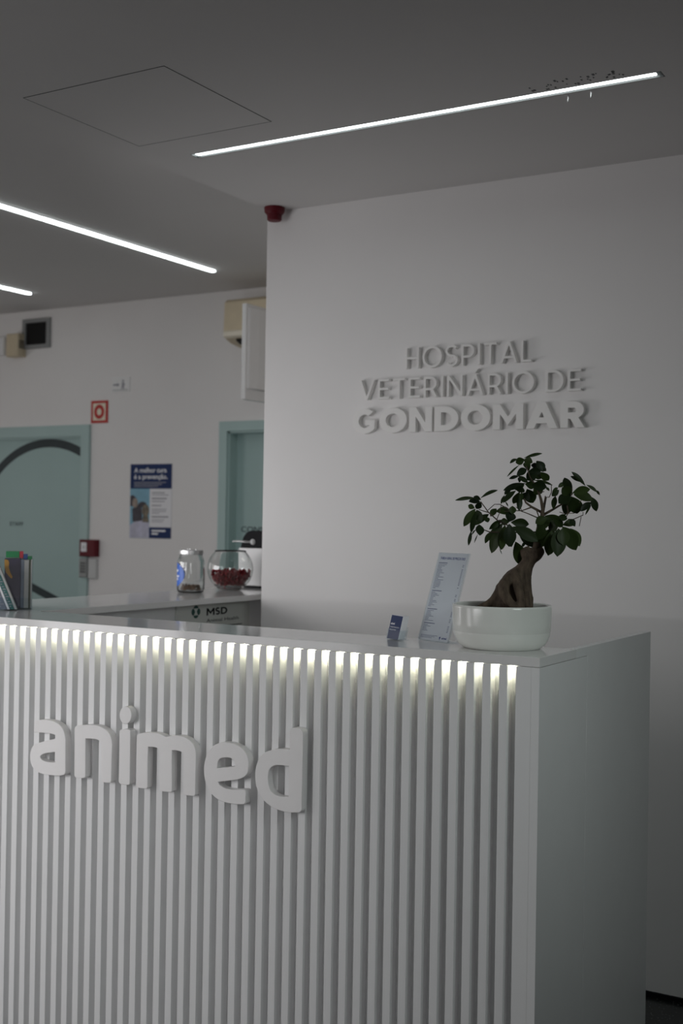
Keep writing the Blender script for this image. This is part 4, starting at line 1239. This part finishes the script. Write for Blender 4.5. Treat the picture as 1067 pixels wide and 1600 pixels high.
# the tree, metres from the foot of its pot: leaves (base, tip, width, tone), branches and trunk (x, y, z, radius)
LEAVES = [
 (-0.0514,-0.0564,0.3610, -0.0839,-0.0904,0.3549, 0.0079,0.65),
 (-0.0260,-0.0734,0.3614, 0.0055,-0.0533,0.3794, 0.0079,0.37),
 (-0.0264,-0.0755,0.3568, -0.0404,-0.0836,0.3636, 0.0098,0.04),
 (-0.0451,-0.0385,0.3530, -0.0605,-0.0657,0.3523, 0.0144,0.09),
 (-0.0430,-0.0384,0.3517, -0.0561,-0.0324,0.3360, 0.0144,0.12),
 (-0.0465,-0.0661,0.3368, -0.0608,-0.0694,0.3431, 0.0118,0.95),
 (-0.0616,-0.0298,0.3347, -0.0822,-0.0461,0.2942, 0.0170,0.98),
 (-0.0361,-0.0825,0.3276, -0.0499,-0.0752,0.2797, 0.0118,0.29),
 (-0.0384,-0.0714,0.3316, -0.0224,-0.0776,0.3046, 0.0184,0.31),
 (-0.0440,0.0114,0.3223, -0.0657,-0.0147,0.2966, 0.0144,0.58),
 (-0.0416,-0.0098,0.3154, -0.0351,-0.0112,0.3037, 0.0118,0.55),
 (-0.0288,-0.0758,0.2968, -0.0209,-0.0893,0.2725, 0.0184,0.21),
 (-0.0738,-0.0233,0.2806, -0.0780,-0.0286,0.2475, 0.0079,0.31),
 (-0.0598,-0.0272,0.2848, -0.0669,-0.0333,0.2728, 0.0037,0.30),
 (-0.0653,-0.0036,0.2728, -0.0749,-0.0009,0.2534, 0.0026,0.24),
 (-0.0171,-0.0036,0.3297, 0.0120,0.0148,0.3283, 0.0197,0.88),
 (-0.0240,0.0121,0.3365, -0.0321,-0.0015,0.3184, 0.0138,0.98),
 (0.0363,-0.0303,0.3427, 0.0376,-0.0328,0.3246, 0.0157,0.76),
 (0.0274,-0.0309,0.3051, 0.0335,-0.0280,0.3272, 0.0229,0.04),
 (0.0051,0.0219,0.3039, -0.0146,0.0212,0.3050, 0.0157,0.57),
 (-0.0182,0.0345,0.3097, -0.0410,0.0133,0.2873, 0.0131,0.70),
 (0.0139,0.0177,0.3040, 0.0479,0.0413,0.3001, 0.0203,0.46),
 (-0.0160,0.0313,0.2997, -0.0466,0.0322,0.2539, 0.0229,0.47),
 (-0.0307,0.0002,0.2795, -0.0365,-0.0214,0.2532, 0.0118,0.70),
 (-0.0097,0.0106,0.2852, -0.0356,0.0163,0.2304, 0.0249,0.82),
 (0.0140,-0.0219,0.2959, 0.0083,-0.0295,0.2399, 0.0197,0.67),
 (0.0342,-0.0434,0.2987, 0.0352,-0.0439,0.2479, 0.0282,0.17),
 (0.0187,-0.0403,0.2713, 0.0226,-0.0562,0.2406, 0.0144,0.77),
 (0.0385,-0.0271,0.2924, 0.0900,-0.0067,0.2611, 0.0262,0.39),
 (0.0206,0.0574,0.2712, 0.0585,0.0627,0.2455, 0.0236,0.45),
 (0.0254,0.0192,0.2556, 0.0319,0.0396,0.2015, 0.0282,0.82),
 (-0.0008,0.0436,0.2787, 0.0060,0.0387,0.2451, 0.0197,0.42),
 (0.0001,-0.0202,0.2396, -0.0008,-0.0045,0.2276, 0.0018,0.96),
 (0.0586,-0.0120,0.2462, 0.0619,-0.0237,0.2554, 0.0092,0.23),
 (0.0555,-0.0052,0.4594, 0.0897,0.0145,0.4701, 0.0070,0.59),
 (0.0382,-0.0117,0.4564, 0.0316,-0.0363,0.4455, 0.0073,0.42),
 (0.0486,0.0081,0.4565, 0.0313,0.0007,0.4484, 0.0168,0.95),
 (0.0244,0.0350,0.4436, 0.0009,0.0219,0.4170, 0.0044,0.62),
 (0.0356,0.0397,0.4569, 0.0588,0.0349,0.4505, 0.0160,0.90),
 (0.0416,0.0568,0.4319, 0.0281,0.0643,0.4516, 0.0160,0.80),
 (0.0738,0.0262,0.4528, 0.0891,0.0313,0.4283, 0.0197,0.10),
 (0.0678,0.0537,0.4352, 0.0586,0.0298,0.4430, 0.0146,0.07),
 (0.0951,0.0155,0.4347, 0.1056,0.0077,0.4288, 0.0087,0.34),
 (0.0670,-0.0212,0.4311, 0.0551,-0.0491,0.4165, 0.0153,0.15),
 (0.0700,-0.0131,0.4265, 0.0952,-0.0038,0.4253, 0.0160,0.03),
 (0.0536,0.0760,0.4297, 0.0332,0.0688,0.4096, 0.0226,0.15),
 (0.0786,0.0114,0.4217, 0.0913,0.0126,0.4109, 0.0153,0.36),
 (0.0938,0.0038,0.4249, 0.1048,0.0252,0.4070, 0.0168,0.99),
 (0.0336,0.0120,0.4162, 0.0149,0.0002,0.4097, 0.0073,0.09),
 (0.0491,-0.0254,0.4153, 0.0695,-0.0197,0.4001, 0.0102,0.26),
 (0.0189,0.0497,0.4148, 0.0243,0.0388,0.4023, 0.0080,0.02),
 (0.0259,0.0696,0.4000, -0.0174,0.0452,0.3834, 0.0138,0.15),
 (0.0630,0.0395,0.4069, 0.1057,0.0452,0.3957, 0.0061,0.53),
 (0.0260,0.0732,0.3994, 0.0403,0.0970,0.3942, 0.0175,0.70),
 (0.0698,0.0075,0.3941, 0.1008,0.0204,0.3909, 0.0218,0.17),
 (0.0537,0.0633,0.3931, 0.0686,0.0737,0.3772, 0.0248,0.78),
 (0.0956,0.0317,0.3906, 0.1064,0.0266,0.3815, 0.0058,0.81),
 (0.0232,0.0724,0.3964, -0.0020,0.0722,0.3875, 0.0160,0.81),
 (0.0252,0.0523,0.3928, 0.0170,0.0575,0.3789, 0.0204,0.23),
 (0.0155,0.0081,0.3840, 0.0049,-0.0042,0.3717, 0.0102,0.03),
 (0.0459,-0.0365,0.3784, 0.0253,-0.0577,0.3513, 0.0124,0.26),
 (-0.0052,0.0183,0.3697, -0.0187,0.0295,0.3500, 0.0061,0.45),
 (0.0153,0.0617,0.3783, -0.0034,0.0712,0.3517, 0.0168,0.96),
 (0.0396,0.0030,0.3708, 0.0429,-0.0065,0.3338, 0.0138,0.23),
 (0.0517,-0.0114,0.3762, 0.0547,-0.0218,0.3541, 0.0087,0.62),
 (0.0332,0.0676,0.3859, 0.0410,0.0868,0.3545, 0.0255,0.48),
 (0.0462,0.0438,0.3778, 0.0334,0.0489,0.3596, 0.0204,0.08),
 (-0.0024,0.0160,0.3550, -0.0024,0.0333,0.3436, 0.0029,0.78),
 (0.1336,0.1083,0.3767, 0.1187,0.0981,0.4137, 0.0199,0.18),
 (0.1179,0.1037,0.4036, 0.1062,0.0898,0.3923, 0.0095,0.80),
 (0.1530,0.1480,0.3981, 0.1270,0.1279,0.4293, 0.0110,0.40),
 (0.1478,0.1417,0.4056, 0.1217,0.1354,0.4198, 0.0084,0.17),
 (0.1601,0.0443,0.3765, 0.1979,0.0521,0.3858, 0.0176,0.90),
 (0.1368,0.1174,0.3746, 0.1784,0.1275,0.3619, 0.0214,0.83),
 (0.1670,0.1577,0.3688, 0.1754,0.1696,0.3364, 0.0161,0.35),
 (0.1817,0.1113,0.3554, 0.1660,0.0867,0.3342, 0.0141,0.01),
 (0.1668,0.1566,0.3501, 0.1535,0.1551,0.3269, 0.0046,0.53),
 (0.1584,0.1464,0.3988, 0.1800,0.1566,0.3828, 0.0076,0.87),
 (0.1825,0.1471,0.3856, 0.1929,0.1413,0.3750, 0.0052,0.25),
 (0.1486,0.0587,0.3716, 0.1354,0.0399,0.3892, 0.0229,0.59),
 (0.1499,0.0552,0.3692, 0.1277,0.0387,0.3520, 0.0252,0.13),
 (0.1275,0.1252,0.3694, 0.1165,0.1129,0.3264, 0.0260,0.46),
 (0.1427,0.0925,0.3671, 0.1466,0.1121,0.3298, 0.0298,0.42),
 (0.0997,0.1095,0.3852, 0.0858,0.1014,0.3710, 0.0130,0.53),
 (0.1082,0.0642,0.3685, 0.1105,0.0457,0.3391, 0.0119,0.44),
 (0.1267,0.0315,0.3882, 0.1222,0.0081,0.3792, 0.0064,0.80),
 (0.0957,0.0318,0.3203, 0.1316,0.0522,0.3029, 0.0197,0.56),
 (0.1368,0.0426,0.2993, 0.1594,0.0568,0.3041, 0.0160,0.78),
 (0.1690,0.0368,0.2969, 0.1601,0.0339,0.3132, 0.0138,0.28),
 (0.1024,0.0225,0.3167, 0.0808,0.0101,0.3026, 0.0189,0.76),
 (0.1086,0.0304,0.3125, 0.0842,0.0136,0.2897, 0.0255,0.51),
 (0.0980,0.0111,0.2978, 0.0865,0.0126,0.2645, 0.0255,0.53),
 (0.1048,0.0354,0.2879, 0.0775,0.0380,0.2453, 0.0240,0.88),
 (0.1164,0.0309,0.2867, 0.1102,0.0177,0.2283, 0.0291,0.94),
 (0.1385,0.0084,0.2892, 0.1413,-0.0046,0.2274, 0.0328,0.44),
 (0.1483,0.0102,0.2908, 0.1532,0.0026,0.2532, 0.0269,0.67),
 (0.1462,0.0156,0.2943, 0.1681,0.0458,0.2424, 0.0313,0.72),
 (0.1444,0.0739,0.2902, 0.1673,0.0729,0.2508, 0.0226,0.97),
 (0.1314,0.0265,0.3099, 0.1084,0.0320,0.2837, 0.0233,0.49),
 (0.1262,0.0040,0.3168, 0.1405,0.0267,0.2957, 0.0168,0.43),
 (0.1363,0.0129,0.3199, 0.1556,0.0176,0.3144, 0.0146,0.32),
]
BRANCHES = [
 [(0.0596,0.0336,0.2197,0.0124),(0.0716,0.0385,0.2400,0.0101),(0.0771,0.0393,0.2898,0.0070),(0.0841,0.0412,0.3178,0.0056),(0.0859,0.0400,0.3380,0.0047),(0.0823,0.0357,0.3611,0.0036),(0.0788,0.0314,0.3750,0.0028),(0.0740,0.0264,0.3918,0.0019),(0.0611,0.0165,0.4147,0.0014),(0.0536,0.0097,0.4408,0.0012)],
 [(0.0820,0.0460,0.3287,0.0034),(0.0589,0.0331,0.3426,0.0028),(0.0471,0.0270,0.3525,0.0023),(0.0429,0.0254,0.3623,0.0016)],
 [(0.0579,0.0315,0.3407,0.0016),(0.0403,0.0180,0.3326,0.0012),(0.0262,0.0066,0.3323,0.0011),(0.0063,-0.0082,0.3303,0.0011)],
 [(0.0742,0.0414,0.3152,0.0016),(0.0533,0.0313,0.3251,0.0012),(0.0364,0.0235,0.3320,0.0011),(0.0248,0.0190,0.3418,0.0009)],
 [(0.0834,0.0469,0.3225,0.0034),(0.1013,0.0596,0.3353,0.0028),(0.1211,0.0734,0.3498,0.0022),(0.1424,0.0881,0.3751,0.0016),(0.1402,0.0889,0.3907,0.0011)],
 [(0.0856,0.0480,0.3342,0.0020),(0.0926,0.0443,0.3662,0.0016),(0.1011,0.0418,0.3662,0.0012),(0.1079,0.0382,0.3777,0.0011),(0.1101,0.0317,0.3963,0.0009)],
 [(0.1370,0.0788,0.3127,0.0022),(0.1497,0.0751,0.3133,0.0012),(0.1741,0.0782,0.3243,0.0011),(0.1773,0.0687,0.3316,0.0009)],
 [(0.1635,0.0946,0.3198,0.0009),(0.1528,0.1120,0.2975,0.0009)],
 [(0.0770,0.0433,0.2960,0.0031),(0.1076,0.0572,0.3074,0.0025),(0.1315,0.0672,0.3125,0.0025),(0.1406,0.0682,0.3296,0.0020),(0.1390,0.0630,0.3466,0.0016)],
 [(-0.0398,-0.0454,0.3529,0.0012),(-0.0246,-0.0324,0.3272,0.0014),(-0.0067,-0.0179,0.3079,0.0016),(0.0221,0.0032,0.2918,0.0016),(0.0510,0.0242,0.2815,0.0017),(0.0758,0.0427,0.2804,0.0020)],
 [(-0.0404,-0.0266,0.2853,0.0012),(-0.0300,-0.0117,0.2796,0.0014),(0.0005,0.0152,0.2790,0.0016),(0.0380,0.0461,0.2797,0.0016),(0.0634,0.0699,0.2818,0.0019)],
 [(-0.0310,-0.0214,0.3325,0.0009),(-0.0174,-0.0140,0.3471,0.0009),(-0.0059,-0.0076,0.3473,0.0011),(0.0131,0.0033,0.3352,0.0011),(0.0253,0.0100,0.3323,0.0011)],
 [(-0.0502,-0.0329,0.3340,0.0009),(-0.0423,-0.0164,0.3297,0.0011),(-0.0370,-0.0014,0.3269,0.0012)],
 [(-0.0126,-0.0102,0.3099,0.0011),(-0.0071,-0.0080,0.3255,0.0009),(-0.0030,-0.0065,0.3442,0.0009)],
 [(0.0406,0.0213,0.3295,0.0009),(0.0319,0.0257,0.3451,0.0009)],
 [(0.0700,0.0387,0.3347,0.0016),(0.0794,0.0323,0.3177,0.0014),(0.0847,0.0233,0.3068,0.0014)],
 [(0.0808,0.0453,0.3225,0.0014),(0.0854,0.0570,0.3695,0.0012)],
 [(0.1592,0.0917,0.3550,0.0009),(0.1556,0.1152,0.3602,0.0009)],
 [(0.1181,0.0674,0.3310,0.0009),(0.1259,0.0729,0.3280,0.0009),(0.1483,0.0871,0.3284,0.0009)],
 [(0.0762,0.0421,0.3768,0.0009),(0.0802,0.0613,0.3805,0.0009)],
 [(0.0590,0.0332,0.2242,0.0034),(0.0529,0.0354,0.2395,0.0028),(0.0496,0.0393,0.2488,0.0016)],
]
TRUNK = [
 [(0.0763,0.0434,0.2338,0.0140),(0.0684,0.0387,0.2275,0.0187),(0.0578,0.0325,0.2164,0.0171),(0.0499,0.0280,0.1991,0.0179),(0.0389,0.0274,0.1786,0.0249),(0.0251,0.0252,0.1547,0.0373),(0.0166,0.0227,0.1295,0.0451),(0.0128,0.0207,0.1029,0.0497)],
 [(0.0170,0.0088,0.1503,0.0249),(0.0012,-0.0005,0.1330,0.0202),(-0.0160,-0.0105,0.1140,0.0124),(-0.0292,-0.0184,0.1044,0.0093),(-0.0479,-0.0294,0.0963,0.0062)],
 [(0.0226,-0.0090,0.1713,0.0124),(0.0179,-0.0326,0.1535,0.0140),(0.0205,-0.0378,0.1323,0.0132),(0.0344,-0.0387,0.1146,0.0117),(0.0513,-0.0355,0.0970,0.0109)],
 [(0.0315,0.0009,0.1806,0.0124),(0.0456,-0.0161,0.1540,0.0124),(0.0546,-0.0210,0.1300,0.0109),(0.0593,-0.0238,0.1121,0.0101),(0.0603,-0.0255,0.0954,0.0093)],
 [(0.0528,0.0298,0.1821,0.0093),(0.0530,0.0302,0.1557,0.0101),(0.0546,0.0314,0.1277,0.0109),(0.0563,0.0327,0.0967,0.0109)],
 [(0.0474,0.0151,0.1668,0.0109),(0.0555,0.0086,0.1365,0.0109),(0.0585,0.0107,0.1010,0.0109)],
 [(0.0599,0.0345,0.1340,0.0031),(0.0641,0.0371,0.1217,0.0028),(0.0642,0.0373,0.1093,0.0025),(0.0630,0.0367,0.0937,0.0025)],
 [(0.0683,0.0386,0.2337,0.0140),(0.0736,0.0417,0.2400,0.0093),(0.0774,0.0439,0.2556,0.0078)],
 [(0.0497,0.0276,0.2271,0.0140),(0.0404,0.0337,0.2330,0.0093),(0.0522,0.0290,0.2396,0.0078)],
]

# ================================================================== POTTED TREE
plant = empty('potted_ficus', (-1.172, 2.735, CZ))
tag(plant, 'small ginseng ficus tree in a round white ceramic pot on the counter ledge', 'potted plant')
bm = bmesh.new()
prof_o = [(0, .0010), (.088, .0010), (.0915, 0), (.0945, .0015), (.1040, .0085), (.1110, .0185), (.1155, .0300), (.1175, .0400),
          (.1174, .0412), (.1180, .0420), (.1190, .0600), (.1200, .0980), (.1196, .1035), (.1178, .1050)]
prof_i = [(.1140, .1045), (.1120, .1010), (.1115, .0500), (.1050, .0200), (0, .0140)]
lathe(bm, prof_o + prof_i, 96)
obj('pot', bm, M_pot, plant, smooth=True)
bm = bmesh.new()
rnd = random.Random(2)
rings = [(0, .090)] + [(.1110 * k / 8, .0885 + .002 * math.sin(k * 2.1)) for k in range(1, 9)]
lathe(bm, rings[::-1], 40)
for v in bm.verts:
    v.co.z += rnd.uniform(-.0025, .0025)
obj('soil', bm, M_soil, plant, smooth=True)

# trunk: swollen body, roots and neck fused into one skin
bm = bmesh.new()
for line in TRUNK:
    for a, b in zip(line, line[1:]):
        A, B = Vector(a[:3]), Vector(b[:3])
        n = max(2, int((B - A).length / (min(a[3], b[3]) * .35)))
        for k in range(n + 1):
            t = k / n
            bmesh.ops.create_icosphere(bm, subdivisions=2, radius=a[3] * (1 - t) + b[3] * t, matrix=Matrix.Translation(A.lerp(B, t)))
me = bpy.data.meshes.new('tmp')
bm.to_mesh(me); bm.free()
tmp = bpy.data.objects.new('tmp', me)
COL.objects.link(tmp)
md = tmp.modifiers.new('r', 'REMESH'); md.mode = 'VOXEL'; md.voxel_size = .0022
ms = tmp.modifiers.new('s', 'SMOOTH'); ms.factor = .5; ms.iterations = 5
dg = bpy.context.evaluated_depsgraph_get(); dg.update()
me2 = bpy.data.meshes.new_from_object(tmp.evaluated_get(dg))
bpy.data.objects.remove(tmp, do_unlink=True)
me2.name = 'trunk'
for p in me2.polygons:
    p.use_smooth = True
me2.materials.clear(); me2.materials.append(M_bark)
trunk = bpy.data.objects.new('trunk', me2)
COL.objects.link(trunk)
trunk.parent = plant
for line in BRANCHES:
    bm = bmesh.new()
    tube(bm, line, 8)
    obj('branch', bm, M_bark, trunk, smooth=True)

# leaves
rnd = random.Random(5)
bm = bmesh.new()
tone = bm.verts.layers.float.new('tone')
VIEW = Vector((-1.172, 2.735, -.2)).normalized()
for lf in LEAVES:
    A, B, w, tn = Vector(lf[:3]), Vector(lf[3:6]), lf[6], lf[7]
    ax = (B - A)
    ln = ax.length
    A = A - ax * .03
    ax = ax * 1.08
    ln = ax.length
    ax.normalize()
    side = ax.cross(VIEW).normalized()
    nrm = side.cross(ax).normalized()
    if nrm.dot(VIEW) > 0:
        nrm, side = -nrm, -side
    ang = rnd.uniform(-.45, .45)
    side_r = side * math.cos(ang) + nrm * math.sin(ang)
    nr_r = side_r.cross(ax)
    NU, NV_ = 10, 4
    bend = rnd.uniform(.03, .10) * ln
    g = []
    for i in range(NU + 1):
        t = i / NU
        # obovate outline with a short tip and a narrow foot
        prof = (max(0.0, math.sin(PI * min(1.0, t ** 1.18))) ** .72)
        hw = max(.0005, w * .58 * prof)
        c = A + ax * (ln * t) + Vector((0, 0, 1)) * bend * 4 * t * (1 - t) * .5 + nr_r * (bend * .5 * math.sin(PI * t))
        row = []
        for j in range(NV_ + 1):
            s = -1 + 2 * j / NV_
            p = c + side_r * (hw * s) + nr_r * (abs(s) * hw * .22)
            v = bm.verts.new(p)
            v[tone] = tn
            row.append(v)
        g.append(row)
    for i in range(NU):
        for j in range(NV_):
            bm.faces.new((g[i][j], g[i + 1][j], g[i + 1][j + 1], g[i][j + 1]))
o = obj('foliage', bm, M_leaf, plant, smooth=True, recalc=False)
